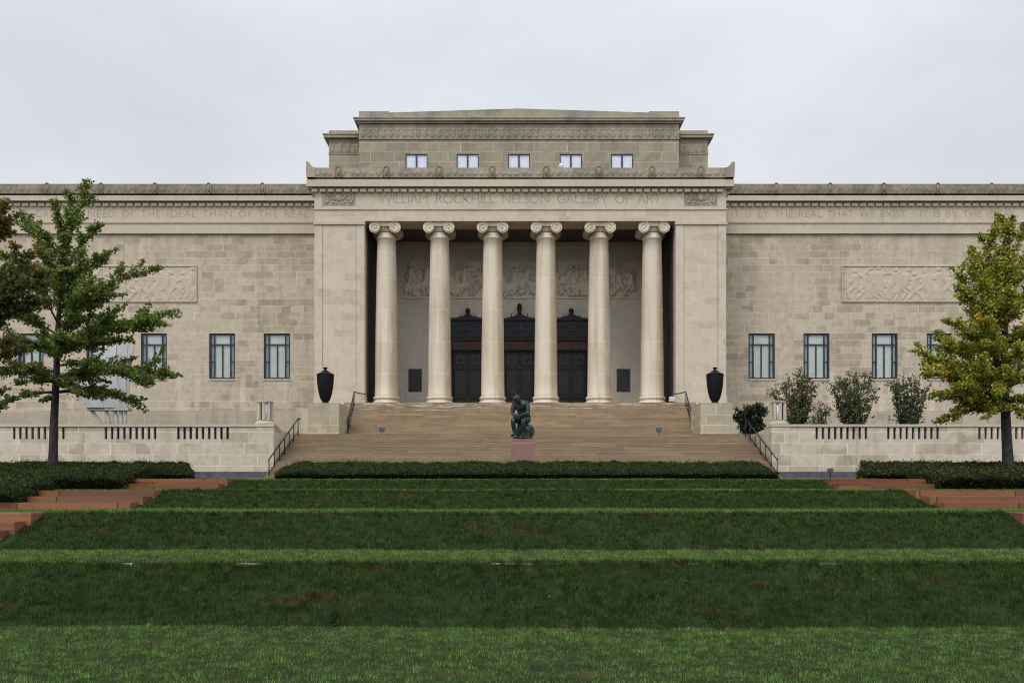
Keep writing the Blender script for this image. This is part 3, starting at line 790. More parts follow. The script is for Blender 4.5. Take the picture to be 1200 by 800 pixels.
# doors
yD = dB - .55
for dpx, ftop in ((548, 360), (608.8, 354), (669.6, 360)):
    cx = PX(dpx, yD); hw = 1.17; q = lambda py: PZ(py, yD)
    d = MB()
    d.box(cx - hw, cx - hw + .17, yD, dB, zFloor, q(399)); d.box(cx + hw - .17, cx + hw, yD, dB, zFloor, q(399))
    d.box(cx - hw - .03, cx + hw + .03, yD - .05, dB, q(399), q(397.3)); d.box(cx - hw + .17, cx + hw - .17, yD + .1, dB, q(410.6), q(409))
    door = d.build('bronze_door', M['bronze'], museum)
    MB().box(cx - hw + .17, cx + hw - .17, yD + .06, dB, q(409), q(399)).build('lintel', M['lintel'], door)
    # grille over the lintel
    g = MB(); z0, z1 = q(397.3), q(375)
    g.box(cx - hw, cx + hw, yD + .14, dB, z0, z1)
    g.box(cx - hw - .02, cx - hw + .08, yD, yD + .14, z0, z1); g.box(cx + hw - .08, cx + hw + .02, yD, yD + .14, z0, z1)
    for k in range(1, 12):
        xx = cx - hw + 2 * hw * k / 12; g.box(xx - .014, xx + .014, yD + .07, yD + .14, z0, z1)
        for zz in (z0 + .32, z0 + .68, z0 + 1.0): g.ellipsoid((xx, yD + .07, zz), (.04, .04, .04), 8, 5, 1)
    for zz in (z0 + .14, z0 + .5, z0 + .85): g.box(cx - hw + .08, cx + hw - .08, yD + .09, yD + .138, zz - .02, zz + .02)
    for k in range(18):
        if 6 < k < 11: continue
        xx = cx - hw + .14 + (2 * hw - .28) * k / 17; g.ellipsoid((xx, yD + .05, z0 + .2), (.035, .035, .07), 6, 5, 1)
    for k in range(6):
        a = k * math.pi / 3; g.ellipsoid((cx + .13 * math.cos(a), yD + .05, z0 + .68 + .13 * math.sin(a)), (.075, .04, .075), 8, 6, 1)
    g.box(cx - hw - .05, cx + hw + .05, yD - .06, dB, z1, z1 + .10)
    g.build('transom_grille', [M['grille'], M['ornament']], door)
    # crest with an ogee top and a finial
    zc0 = z1 + .10; pts = []
    for k in range(33):
        t = -1 + k / 16; a = abs(t)
        pts.append((cx + t * (hw + .05), zc0 +    .04 + .30 * max(0, 1 - a) ** 2.3))
    zf = q(ftop); base = zc0 + .30
    cr = MB().prism([(cx - hw - .05, zc0)] + [(cx + hw + .05, zc0)] + pts[::-1], 'y', yD + .02, yD + .26)
    for s in (-1, 1):
        cr.box(cx + s * .52 - .03, cx + s * .52 + .03, yD + .06, yD + .16, zc0 + .05, zc0 + (.34 if ftop < 358 else .24))
        cr.box(cx + s * (hw - .02) - .03, cx + s * (hw - .02) + .03, yD + .06, yD + .16, zc0 + .05, zc0 + .36)
    crest = cr.build('crest', M['bronze'], door)
    L = zf - base
    MB().lathe([(.10, 0), (.16, L * .08), (.09, L * .2), (.15, L * .38), (.17, L * .6), (.14, L * .82), (.05, L * .97), (.01, L)], (cx, yD + .14, base - .02), 16).build('finial', M['bronze'], crest)
    # two leaves, each with three panels
    for s in (-1, 1):
        a, b = (cx - hw + .17, cx - .012) if s < 0 else (cx + .012, cx + hw - .17)
        z1 = q(410.6); yl = yD + .30
        zs = [zFloor + .02, zFloor + .95, zFloor + 1.18, z1 - 1.22, z1 - 1.0, z1 - .08]
        lf = MB()
        lf.box(a, a + .13, yl, yl + .12, zFloor, z1); lf.box(b - .13, b, yl, yl + .12, zFloor, z1)
        for zz0, zz1 in ((zFloor, zFloor + .16), (zFloor + .86, zFloor + 1.12), (z1 - 1.18, z1 - .92), (z1 - .14, z1)):
            lf.box(a + .13, b - .13, yl, yl + .12, zz0, zz1)
        leaf = lf.build('door_leaf', M['bronze'], door)
        pn = MB()
        for zz0, zz1 in ((zFloor + .16, zFloor + .86), (zFloor + 1.12, z1 - 1.18), (z1 - .92, z1 - .14)):
            pn.box(a + .13, b - .13, yl + .07, yl + .11, zz0, zz1)
            pn.box(a + .19, b - .19, yl + .035, yl + .07, zz0 + .06, zz1 - .06)
            if zz1 - zz0 < 1: pn.ellipsoid(((a + b) / 2, yl + .03, (zz0 + zz1) / 2), (.12, .04, .12), 12, 6)
        pn.build('door_panels', M['bronze_panel'], leaf)
        MB().lathe([(.025, 0), (.05, .02), (.04, .05)], (b - .065 if s < 0 else a + .065, yl - .05, zFloor + 1.45), 10, axis='y').build('handle', M['lintel'], leaf)

# attic
q = lambda py: PZ(py, dT)
xa, xb = PX(421, dT), PX(795.5, dT)
aw = [(PX(c - 13, dT), PX(c + 13, dT)) for c in (488, 548, 608.2, 669, 729)]
az0, az1 = q(199), q(180.5)
a = MB().wall(xa, xb, zs1 - .3, q(162.5), dT, dT + 14, [(p0, p1, az0, az1) for p0, p1 in aw], .3)
a.build('attic_wall', M['attic'], museum)
g = MB()
g.box(xa, xb, dT - .02, dT + 14, q(162.5), q(144.5))
nb = 46; caps = []
L, H = xb - xa, q(150) - q(162)
for i in range(nb):
    u = (i + .5) * L / nb
    caps += [(np.array([u, H * .1]), np.array([u, H * .7]), .05, .8), (np.array([u, H * .7]), np.array([u - .11, H * .86]), .04, .7), (np.array([u, H * .7]), np.array([u + .11, H * .86]), .04, .7)]
    caps += [(np.array([u - .1, H * .2]), np.array([u - .13, H * .55]), .035, .7), (np.array([u + .1, H * .2]), np.array([u + .13, H * .55]), .035, .7)]
    if i % 3 == 0: caps.append((np.array([u + .2, H * .05]), np.array([u + .2, H * .95]), .02, .5))
g.grid(relief_grid(xa, xb, q(162), q(150), dT - .025, .09, caps, .04))
g.box(xa - .04, xb + .04, dT - .08, dT + 14, q(163.6), q(162.4))
fr = g.build('attic_frieze', M['weathered'], museum)
g = MB(); dd = dT - .3
g.box(xa - .14, xb + .14, dT - .17, dT + 14, q(145.5), PZ(143.5, dT)); g.box(xa - .28, xb + .28, dd, dT + 14, PZ(143.5, dT), PZ(138.6, dd)); g.box(xa - .34, xb + .34, dd - .05, dT + 14, PZ(138.6, dd), PZ(138.6, dd) + .06)
g.build('attic_cornice', M['weathered'], museum)
zc0 = PZ(138.6, dd) + .06; zE, zM = PZ(132, dT - .1), PZ(127.3, dT - .1)
g = MB().prism([(xa + .05, zc0), (xb - .05, zc0), (xb - 2.0, zE + .0), (AX, zM), (xa + 2.0, zE)], 'y', dT - .1, dT + 13)
g.box(xa, xa + 1.95, dT - .14, dT + 13.2, zc0, PZ(130.8, dT - .1)); g.box(xb - 1.95, xb, dT - .14, dT + 13.2, zc0, PZ(130.8, dT - .1))
g.build('attic_coping', M['weathered'], museum)
for p0, p1 in aw:
    y = dT + .02; z0, z1 = az0, az1; g = MB(); xm = (p0 + p1) / 2
    g.box(p0, p0 + .06, y, y + .1, z0, z1); g.box(p1 - .06, p1, y, y + .1, z0, z1); g.box(p0 + .06, p1 - .06, y, y + .1, z1 - .06, z1); g.box(p0 + .06, p1 - .06, y, y + .1, z0, z0 + .06); g.box(xm - .05, xm + .05, y, y + .1, z0 + .06, z1 - .06)
    wf = g.build('attic_window', M['frame'], museum)
    MB().box(p0 + .06, p1 - .06, y + .05, y + .055, z0 + .06, z1 - .06).build('pane', M['glass_attic'], wf)
    nn = 24; xs = np.linspace(p0 + .02, p1 - .02, nn)
    V = np.stack([np.tile(xs, (2, 1)), np.tile(y + .09 + .018 * np.sin(np.arange(nn) * 1.9), (2, 1)), np.repeat(np.array([z0 + .01, z1 - .01])[:, None], nn, 1)], -1)
    MB().grid(V).build('curtain', M['curtain'], wf)
d2 = 60.0; q2 = lambda py: PZ(py, d2)
for s, (x0, x1) in ((-1, (PX(385.5, d2), xa - .0)), (1, (xb, PX(829.5, d2)))):
    i0, i1 = (x0, x1 + .3) if s < 0 else (x0 - .3, x1)
    g = MB(); g.box(i0, i1, d2, d2 + 11, zs1 - .3, q2(163))
    g.box(i0 - .03, i1 + .03, d2 - .05, d2 + 11, q2(180.8), q2(179.6))
    caps = []; L, H = i1 - i0, q2(167) - q2(179)
    for k in range(5):
        u = (k + .5) * L / 5; caps += [(np.array([u, H * .1]), np.array([u, H * .7]), .06, .8), (np.array([u, H * .7]), np.array([u - .14, H * .9]), .05, .7), (np.array([u, H * .7]), np.array([u + .14, H * .9]), .05, .7), (np.array([u - .17, H * .1]), np.array([u - .17, H * .6]), .05, .6)]
    g.grid(relief_grid(i0, i1, q2(179), q2(167), d2 - .01, .08, caps, .045))
    g.box(i0 - .3, i1 + .3, d2 - .3, d2 + 11.3, q2(163), PZ(157.5, d2 - .3)); g.box(i0 - .36, i1 + .36, d2 - .36, d2 + 11.4, PZ(157.5, d2 - .3), PZ(157.5, d2 - .3) + .06)
    g.box(i0, i1, d2, d2 + 11, PZ(157.5, d2 - .3) + .06, q2(153))
    g.build('attic_shoulder', M['attic'], museum)

# dome camera fixed to the crest
cam_o = empty('security_camera', (PX(655, dF + .5), dF + .40, zp1), 'small white dome camera on a bracket above the portico parapet', 'camera')
g = MB().tube([(PX(655, dF + .5), dF + .4, zp1), (PX(655, dF + .5), dF + .4, zp1 + .22), (PX(656.4, dF + .5), dF + .28, zp1 + .34), (PX(657.4, dF + .5), dF + .2, zp1 + .30)], .03, 8)
g.build('bracket', M['white'], cam_o)
MB().lathe([(.05, .22), (.13, .16), (.14, .08), (.12, .0), (.06, -.07), (.01, -.09)], (PX(657.4, dF + .5), dF + .2, zp1 + .10), 14).build('dome', M['white'], cam_o)

# ================================================================== STAIRCASE AND TERRACE
yS0, zPave = 39.25, .50
SL, SR = PX(321, 41) + .02, PX(904, 41) - .02
stairs = empty('stone_staircase', (AX, yS0, zPave), 'broad brown stone staircase rising from the hedge to the portico', 'stairs')
zLand, yLand = 2.86, 44.9
n1 = 16; rs = (zLand - zPave) / n1; tr = (yLand - yS0) / (n1 - 1)
prof = []
for k in range(n1):
    zt_ = zPave + (k + 1) * rs; prof += [(yS0 + k * tr, zPave - .2 if k == 0 else zPave + k * rs), (yS0 + k * tr, zt_ - .025), (yS0 + k * tr - .008, zt_ - .025), (yS0 + k * tr - .008, zt_)]
prof += [(47.05, zLand), (47.05, zPave - .2)]
lf = MB().prism(prof[::-1], 'x', SL, SR)
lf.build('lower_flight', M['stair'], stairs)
g = MB(); g.box(SL - 1.2, SL - .0, 44.95, 47.05, 1.9, zLand - .004); g.box(SR, SR + 1.2, 44.95, 47.05, 1.9, zLand - .004); g.box(SL - 1.2, SR + 1.2, 47.05, 52.1, 1.9, zLand - .006)
g.build('landing', M['stair'], stairs)
n2 = 15; rs2 = (zFloor - zLand) / n2; y0 = 47.06; tr2 = (52.1 - y0) / (n2 - .5)
prof = []
for k in range(n2):
    zt_ = zLand + (k + 1) * rs2; prof += [(y0 + k * tr2, zLand if k == 0 else zLand + k * rs2), (y0 + k * tr2, zt_ - .025), (y0 + k * tr2 - .008, zt_ - .025), (y0 + k * tr2 - .008, zt_)]
prof += [(52.148, zFloor), (52.148, zLand)]
XU0, XU1 = -9.75, 2 * AX + 9.75
MB().prism(prof[::-1], 'x', XU0, XU1).build('upper_flight', M['stair'], stairs)
# side cheeks next to the piers
g = MB()
g.box(xL0 - .1, XU0, 49.8, dA - .06, 2.2, 4.55); g.box(XU1, xR1 + .1, 49.8, dA - .06, 2.2, 4.55)
g.build('stair_cheek', M['trim'], stairs)

def urn_set(s):
    dP = 45.3
    x0, x1 = (PX(361, dP), PX(397, dP)) if s < 0 else (PX(821, dP), PX(858.5, dP))
    zt = PZ(472, dP); cx = (x0 + x1) / 2 - (.1 if s < 0 else -.02)
    w = 'left' if s < 0 else 'right'
    p = empty('urn_pedestal', ((x0 + x1) / 2, dP, zLand), ('square stone block with broken pale patch, under the urn left of the staircase' if s < 0 else 'square stone block with green stain and white streak, under the urn right of the staircase'), 'pedestal', 'stone blocks beside the staircase')
    g = MB(); g.box(x0, x1, dP, dP + 2.45, zLand, zt - .03); g.box(x0 - .015, x1 + .015, dP - .015, dP + 2.47, zt - .03, zt)
    g.build('block', M['pedestal'], p)
    g = MB(); g.box(x0 - .02, x1 + .03, dP - .03, dP, zLand + .002, zLand + .08)
    g.build('plinth', M['terrace'], p)
    dU = dP + .95
    zt0 = zt; ztop = PZ(430, dU); h = ztop - zt0
    uc = PX(381.3, dU) if s < 0 else PX(837.8, dU)
    u = empty('urn', (uc, dU, zt0), ('black lidded urn on the stone block left of the staircase' if s < 0 else 'black lidded urn on the stone block right of the staircase'), 'urn', 'black urns flanking the staircase')
    prof = [(.24, 0), (.25, .03), (.25, .08), (.17, .11), (.155, .15), (.20, .19), (.26, .30), (.33, .52), (.385, .80), (.42, 1.06), (.435, 1.30), (.44, 1.42), (.435, 1.47)]
    k = h / 1.86
    MB().lathe([(r, t * k) for r, t in prof], (uc, dU, zt0), 36).build('body', M['urn'], u)
    MB().lathe([(.452, 1.455 * k), (.452, 1.50 * k), (.38, 1.53 * k), (.24, 1.60 * k), (.12, 1.68 * k), (.07, 1.72 * k), (.06, 1.76 * k), (.115, 1.80 * k), (.12, 1.83 * k), (.03, 1.86 * k)], (uc, dU, zt0), 36).build('lid', M['urn'], u)
urn_set(-1); urn_set(1)

# terrace walls with slit balustrades
dV = 41.0; zv = lambda py: PZ(py, dV); zTop = zv(497)
def slits(px_first, step):
    return [(PX(px_first + step * k, dV) - .062, PX(px_first + step * k, dV) + .062, zv(514.3), zv(500.6)) for k in range(9)]
lefts = [16.5, 124, 209.0, -70, -155, -265]
rights = [957.3, 1041.3, 1148, 1233, 1340]
for s in (-1, 1):
    xi = PX(321, dV) if s < 0 else PX(904, dV)
    xo = -58. if s < 0 else 59.
    x0, x1 = min(xi, xo), max(xi, xo)
    hs = []
    for f in (lefts if s < 0 else rights): hs += slits(f, 7.2)
    t = empty('terrace_wall', (xi, dV, zPave), ('pale stone terrace wall with slit balustrade left of the staircase, white sculpture above it' if s < 0 else 'pale stone terrace wall with slit balustrade right of the staircase, airy shrubs above it'), 'wall', 'terrace walls either side of the staircase')
    g = MB().wall(x0, x1, zPave, zTop - .10, dV, dV + .7, hs, .42)
    # end pier and a return wall running back beside the stairs
    ps = PX(300, dV) if s < 0 else PX(926, dV)
    a, b = min(ps, xi), max(ps, xi)
    g.box(a, b, dV - .03, dV, zPave, zTop - .10)
    xr = xi + (-.5 if s < 0 else .5)
    zr = 2.72
    g.add([(xi, dV + .7, zPave), (xr, dV + .7, zPave), (xr, 45.2, zPave), (xi, 45.2, zPave), (xi, dV + .7, zTop - .12), (xr, dV + .7, zTop - .12), (xr, 45.2, zr), (xi, 45.2, zr)],
          [(0, 3, 2, 1) if s > 0 else (0, 1, 2, 3), (4, 5, 6, 7) if s > 0 else (7, 6, 5, 4), (0, 1, 5, 4) if s > 0 else (4, 5, 1, 0), (1, 2, 6, 5) if s > 0 else (5, 6, 2, 1), (2, 3, 7, 6) if s > 0 else (6, 7, 3, 2), (3, 0, 4, 7) if s > 0 else (7, 4, 0, 3)])
    g.build('wall_face', M['terrace'], t)
    MB().box(x0 + .1, x1 - .1, dV + .11, dV + .16, zv(515), zv(500)).build('slit_backing', M['iron'], t)  # black strip standing in for the shade inside the slits
    c = MB().box(x0 - (.03 if s > 0 else 0), x1 + (.03 if s < 0 else 0), dV - .07, dV + .76, zTop - .10, zTop)
    c.build('coping', M['trim'], t)
    MB().box(x0 + (0 if s < 0 else -.02), x1 + (.02 if s < 0 else 0), dV - .09, dV - .031, zPave, zv(552.5)).build('base_course', M['slate'], t)
    # lantern on the end pier
    lc = PX(311, dV + .35) if s < 0 else PX(912, dV + .35); cy = dV + .35
    L = empty('stone_lantern', (lc, cy, zTop), ('short octagonal stone lantern on the end of the left terrace wall' if s < 0 else 'short octagonal stone lantern on the end of the right terrace wall, before the shrubs'), 'lantern', 'stone lanterns on the terrace walls')
    zl = PZ(470, cy) - zTop
    MB().lathe([(.46, 0), (.46, .08), (.43, .11), (.36, .15), (.36, .20)], (lc, cy, zTop), 8, smooth=False, rot=R(22.5)).build('base', M['trim'], L)
    po = MB()
    for k in range(8):
        a = R(45 * k); vx, vy = lc + .31 * math.cos(a), cy + .31 * math.sin(a)
        po.lathe([(.076, .20), (.076, zl - .12)], (vx, vy, zTop), 6, smooth=False, rot=a)
    po.build('posts', M['trim'], L)
    MB().lathe([(.34, zl - .12), (.36, zl - .10), (.37, zl - .04), (.35, zl - .03), (.33, zl)], (lc, cy, zTop), 8, smooth=False, rot=R(22.5)).build('cap', M['weathered'], L)
    MB().lathe([(.22, .20), (.22, zl - .12)], (lc, cy, zTop), 16).build('core', M['iron'], L)  # black cylinder added to stand in for the shade inside the lantern
    gl = MB()
    for a in ((R(270 - s * 22.5)),):
        gl.lathe([(.07, .22), (.07, zl - .14)], (lc + .21 * math.cos(a), cy + .21 * math.sin(a), zTop), 8)
    gl.build('lamp_glass', M['white'], L)

# handrails
def rail(name_label, pts_top, posts, x_fn=None, low=True):
    base = posts[0][0]
    o = empty('handrail', base, name_label, 'handrail', 'iron handrails on the staircase')
    MB().tube(pts_top, .032, 8).build('top_rail', M['iron'], o)
    if low: MB().tube([(p[0], p[1], p[2] - .62) for p in pts_top[:2]], .02, 6).build('lower_rail', M['iron'], o)
    for b, t in posts: MB().tube([b, t], .024, 6).build('post', M['iron'], o)
def lerp(a, b, t): return tuple(a[i] + (b[i] - a[i]) * t for i in range(3))
def stair_z(y):
    if y < yLand: return zPave + rs * (1 + math.floor(max(0, (y - yS0)) / tr)) if y >= yS0 else zPave
    if y < y0: return zLand
    return min(zFloor, zLand + rs2 * (1 + math.floor((y - y0) / tr2)))
for s in (-1, 1):
    X = SL + .16 if s < 0 else SR - .16
    A, B = (X, 39.45, zPave + rs + .72), (X, 45.0, zLand + .80)
    ps = []
    for k in range(7):
        p = lerp(A, B, k / 6.2 + .01); ps.append(((p[0], p[1], stair_z(p[1])), p))
    rail('black iron handrail of the lower flight, beside the %s terrace wall' % ('left' if s < 0 else 'right'), [A, B, (X, 45.22, zLand + .74)], ps)
    Xa, Xb = (-8.62, -9.05) if s < 0 else (2 * AX + 8.62, 2 * AX + 9.05)
    A, B = (Xa, 46.9, zLand + .72), (Xb, 51.4, PZ(459, 51.4))
    ps = []
    for k in range(7):
        p = lerp(A, B, k / 6.0); ps.append(((p[0], p[1], stair_z(p[1])), p))
    rail('black iron handrail of the upper flight, beside the %s urn' % ('left' if s < 0 else 'right'), [A, B, (Xb + (.2 if s < 0 else -.2), 52.2, B[2]), (Xb + (.45 if s < 0 else -.45), 52.48, B[2])], ps)

# floodlights
def flood(label, x, y, z, h, mat, r=.13):
    o = empty('floodlight', (x, y, z), label, 'floodlight', 'small floodlights by the stairs')
    MB().lathe([(.07, 0), (.07, .02), (.02, .03), (.02, h)], (x, y, z), 8).build('stand', M['iron'], o)
    MB().box(x - r, x + r, y - .09, y + .07, z + h, z + h + 1.7 * r).lathe([(r * .75, 0), (r * .8, .03)], (x, y - .12, z + h + .85 * r), 14, axis='y').build('lamp_head', mat, o)
flood('blue grey floodlight on a short stake, left part of the stair landing', PX(447.5, 46.2), 46.2, zLand, .18, M['blue_metal'])
flood('blue grey floodlight on a short stake, right part of the stair landing', PX(772, 46.2), 46.2, zLand, .18, M['blue_metal'])
flood('pale grey floodlight on the portico floor beside the last column', PX(787.5, 52.4), 52.4, zFloor, .10, M['grey_metal'], .17)
flood('small blue grey floodlight on the paving below the right terrace wall', PX(973, 40.6), 40.6, zPave, .34, M['blue_metal'], .11)

# ================================================================== STATUE (a plain seated bronze figure)
px_, py_ = PX(612.5, 38.2), 38.2; zPd = PZ(514.3, 38.2)
pd = empty('statue_pedestal', (px_, py_, zPave), 'pink granite pedestal with a stepped top carrying the bronze figure', 'pedestal')
hw = .50
g = MB(); P = [(hw + .03, zPave), (hw - .01, zPd - .22), (hw + .0, zPd - .2)]
def frus(g, cx, cy, w0, w1, z0, z1):
    vs = [(cx - w0, cy - w0, z0), (cx + w0, cy - w0, z0), (cx + w0, cy + w0, z0), (cx - w0, cy + w0, z0), (cx - w1, cy - w1, z1), (cx + w1, cy - w1, z1), (cx + w1, cy + w1, z1), (cx - w1, cy + w1, z1)]
    g.add(vs, [(0, 3, 2, 1), (4, 5, 6, 7), (0, 1, 5, 4), (1, 2, 6, 5), (2, 3, 7, 6), (3, 0, 4, 7)])
frus(g, px_, py_, .53, .50, zPave, zPd - .22); g.build('shaft', M['granite'], pd)
g = MB(); frus(g, px_, py_, .50, .455, zPd - .22, zPd - .17); frus(g, px_, py_, .455, .45, zPd - .17, zPd); g.build('cap', M['granite'], pd)

def figure():
    st = empty('bronze_statue', (px_, py_, zPd), 'dark green bronze of a seated bowed figure, forearms on thighs, on the granite pedestal', 'statue')
    J = {'pel': (.03, .16, .74, .185), 'sp': (.02, .08, .98, .20), 'ch': (-.01, -.08, 1.20, .235), 'ub': (-.02, -.19, 1.36, .20), 'nk': (-.05, -.32, 1.45, .10), 'hb': (-.07, -.42, 1.46, .115), 'hm': (-.08, -.45, 1.55, .15), 'ht': (-.08, -.40, 1.65, .125),
         'ls': (-.28, -.18, 1.35, .13), 'le': (-.34, -.26, 1.00, .075), 'lw': (-.16, -.46, .88, .052), 'lh': (-.09, -.52, .85, .045),
         'rs': (.25, -.14, 1.33, .13), 're': (.34, -.22, .99, .075), 'rw': (.12, -.46, .90, .052), 'rh': (.04, -.53, .87, .045),
         'lp': (-.13, .08, .74, .15), 'lk': (-.24, -.40, .76, .105), 'lc': (-.235, -.36, .50, .098), 'la': (-.22, -.30, .20, .058), 'lf': (-.235, -.38, .135, .06), 'lt': (-.25, -.53, .115, .045),
         'rp': (.17, .08, .74, .15), 'rk': (.18, -.38, .73, .105), 'rc': (.175, -.33, .48, .098), 'ra': (.16, -.26, .18, .058), 'rf': (.17, -.34, .115, .06), 'rt': (.175, -.49, .095, .045)}
    E = ['pel-sp', 'sp-ch', 'ch-ub', 'ub-nk', 'nk-hb', 'hb-hm', 'hm-ht', 'ub-ls', 'ls-le', 'le-lw', 'lw-lh', 'ub-rs', 'rs-re', 're-rw', 'rw-rh', 'pel-lp', 'lp-lk', 'lk-lc', 'lc-la', 'la-lf', 'lf-lt', 'pel-rp', 'rp-rk', 'rk-rc', 'rc-ra', 'ra-rf', 'rf-rt']
    ks = list(J); me = bpy.data.meshes.new('skeleton')
    me.from_pydata([J[k][:3] for k in ks], [tuple(ks.index(q) for q in e.split('-')) for e in E], [])
    ob = bpy.data.objects.new('skeleton', me); COL.objects.link(ob)
    md = ob.modifiers.new('s', 'SKIN'); md.use_smooth_shade = True
    for i, k in enumerate(ks):
        sv = me.skin_vertices[0].data[i]; sv.radius = (J[k][3], J[k][3]); sv.use_root = (k == 'pel')
    ob.modifiers.new('d', 'SUBSURF').levels = 2
    dg = bpy.context.evaluated_depsgraph_get(); dg.update()
    bm_ = bpy.data.meshes.new_from_object(ob.evaluated_get(dg)); bpy.data.objects.remove(ob)
    g = MB(); o = np.array([px_, py_, zPd]); K = 1.09; ct, st_ = math.cos(R(-24)), math.sin(R(-24)); ROT = np.array([[ct, -st_, 0], [st_, ct, 0], [0, 0, 1]])
    g.add([tuple(ROT @ np.array(v.co) * K + o) for v in bm_.vertices], [list(p.vertices) for p in bm_.polygons], 0, True)
    T = lambda p: tuple(ROT @ np.array(p) * K + o)
    # face: nose, brow, ears; fingers clasped between the knees; toes
    g.ellipsoid(T((-.09, -.585, 1.50)), (.02, .03, .036), 8, 6); g.ellipsoid(T((-.085, -.565, 1.555)), (.075, .022, .018), 10, 6); g.ellipsoid(T((-.085, -.555, 1.445)), (.03, .018, .010), 8, 5); g.ellipsoid(T((-.08, -.53, 1.405)), (.04, .04, .03), 8, 6)
    for sg in (-1, 1):
        g.ellipsoid(T((-.08 + sg * .125, -.44, 1.53)), (.018, .03, .042), 8, 6)
        g.ellipsoid(T((-.087 + sg * .042, -.565, 1.525)), (.018, .012, .010), 6, 5)
    for hx, hy, hz, sg in ((-.09, -.52, .85, 1), (.04, -.53, .87, -1)):
        for k in range(4):
            a = (hx + sg * .02, hy - .005 - .0, hz + .03 - .024 * k); L = (.085, .095, .09, .07)[k]
            g.tube([T(a), T((a[0] + sg * L * .45, a[1] - .035, a[2] - .01)), T((a[0] + sg * L * .8, a[1] - .015, a[2] - .03)), T((a[0] + sg * L * .85, a[1] + .02, a[2] - .04))], [.016, .015, .013, .010], 7)
        g.tube([T((hx, hy + .0, hz + .035)), T((hx + sg * .03, hy - .01, hz + .075)), T((hx + sg * .065, hy - .02, hz + .08))], [.018, .016, .012], 7)
    body = g.build('body', M['patina'], st)
    h = MB(); h.ellipsoid(T((-.08, -.40, 1.60)), (.125, .13, .105), 16, 10); 
    h.build('hair', M['patina'], body)
    # the rock he sits on
    rk = MB()
    for c, r, sd in (((.10, .12, .30), (.34, .30, .36), 1), ((.02, -.05, .05), (.44, .44, .10), 2), ((.16, .06, .12), (.16, .26, .18), 3), ((-.16, .12, .30), (.2, .24, .34), 4)):
        n0 = len(rk.v); rk.ellipsoid(T(c), r, 22, 14)
        for i in range(n0, len(rk.v)):
            v = Vector(rk.v[i]); q = mnoise.noise(v * 5 + Vector((sd * 3, 0, 0))) * .055; d = (v - Vector(T(c)))
            v = v + d.normalized() * q; v.z = max(v.z, zPd + .001); rk.v[i] = tuple(v)
    rk.build('rock_seat', M['patina'], st)
figure()

# ================================================================== WHITE SCULPTURE behind the left wall (plain fan of slabs)
dS = 49.0
sc = empty('white_sculpture', (PX(125, dS), dS, 2.2), 'grey white abstract sculpture of tall leaning slabs on legs behind the left tree', 'sculpture')
for k, (xa_, xb_, zt_, ln) in enumerate(((88, 112, 430, .35), (108, 136, 404, .2), (131, 147, 401, .05), (141, 152, 402, -.05))):
    x0, x1 = PX(xa_, dS), PX(xb_, dS); z0, z1 = PZ(478, dS), PZ(zt_, dS)
    pts = []; n = 10
    V = []
    for i in range(n + 1):
        t = i / n; w = .92; xm = (x0 + x1) / 2 - ln * 2.2 * (t - .8)
        V.append((xm - (x1 - x0) / 2 * w, xm + (x1 - x0) / 2 * w, z0 + (z1 - z0) * t, dS - .3 + .5 * t * t + .12 * k))
    g = MB(); vs = []
    for a, b, z, y in V: vs += [(a, y, z), ((a + b) / 2, y - .10, z), (b, y, z), (b, y + .07, z), ((a + b) / 2, y - .03, z), (a, y + .07, z)]
    fs = []
    for i in range(n):
        for q in range(6): fs.append((i * 6 + q, i * 6 + (q + 1) % 6, (i + 1) * 6 + (q + 1) % 6, (i + 1) * 6 + q))
    fs += [tuple(range(6))[::-1], tuple(range(n * 6, n * 6 + 6))]
    g.add(vs, fs); g.build('slab', M['sculpture'], sc)
g = MB()
for a, b in (((105, 478), (118, 496)), ((124, 478), (128, 500)), ((134, 476), (137, 500)), ((141, 470), (142, 500)), ((147, 470), (146, 500))):
    g.tube([(PX(a[0], dS), dS, PZ(a[1], dS)), (PX(b[0], dS), dS + .1, PZ(b[1], dS)), (PX(b[0], dS), dS + .1, 2.2)], .09, 10)
g.box(PX(104, dS), PX(152, dS), dS - .2, dS + .35, PZ(480, dS) - .05, PZ(478, dS) + .02)
g.build('stand', M['sculpture'], sc)

# ================================================================== GROUND
PROF = [(-300, -1.62), (-20, -1.62), (10.5, -1.60), (11.9, -.963), (14.9, -.985), (16.3, -.411), (19.8, -.405), (21.2, -.01), (24.8, .03), (25.8, .319), (29.0, .36), (33.5, .46), (45.4, .47), (45.5, 2.15), (300, 2.15)]
def gz(y):
    for (a, za), (b, zb) in zip(PROF[:-1], PROF[1:]):
        if a <= y <= b: return za + (zb - za) * (y - a) / (b - a)
def swell(x, y): return .03 * mnoise.noise(Vector((x * .35, y * .6, 0))) + .012 * mnoise.noise(Vector((x * 1.6, y * 1.6, 3)))
ys = []
for (a, _), (b, _) in zip(PROF[:-1], PROF[1:]):
    n = max(1, int((b - a) / .25)) if b <= 35 and a > -30 else 1
    ys += [a + (b - a) * k / n for k in range(n)]
ys.append(300)
xs = np.concatenate([[-300, -80, -40], np.arange(-20, 20.01, .5), [40, 80, 300]])
V = np.zeros((len(ys), len(xs), 3))
for i, y in enumerate(ys):
    for k, x in enumerate(xs):
        dz = 0
        if 6 < y < 28 and abs(x) < 19: dz = swell(x, y)
        V[i, k] = (x, y, gz(y) + dz)
o = MB().grid(V).build('lawn_ground', M['turf']); tag(o, kind='structure')
o = MB().box(-60, 61, 33.2, 41.2, .30, .492).build('pavement', M['paving']); tag(o, kind='structure')

for a, b in ((-60, SL - .52), (SR + .52, 61)):
    o = MB().box(a, b, 41.7, 56.6, .4, 2.2).build('terrace_ground', M['soil']); tag(o, kind='structure')

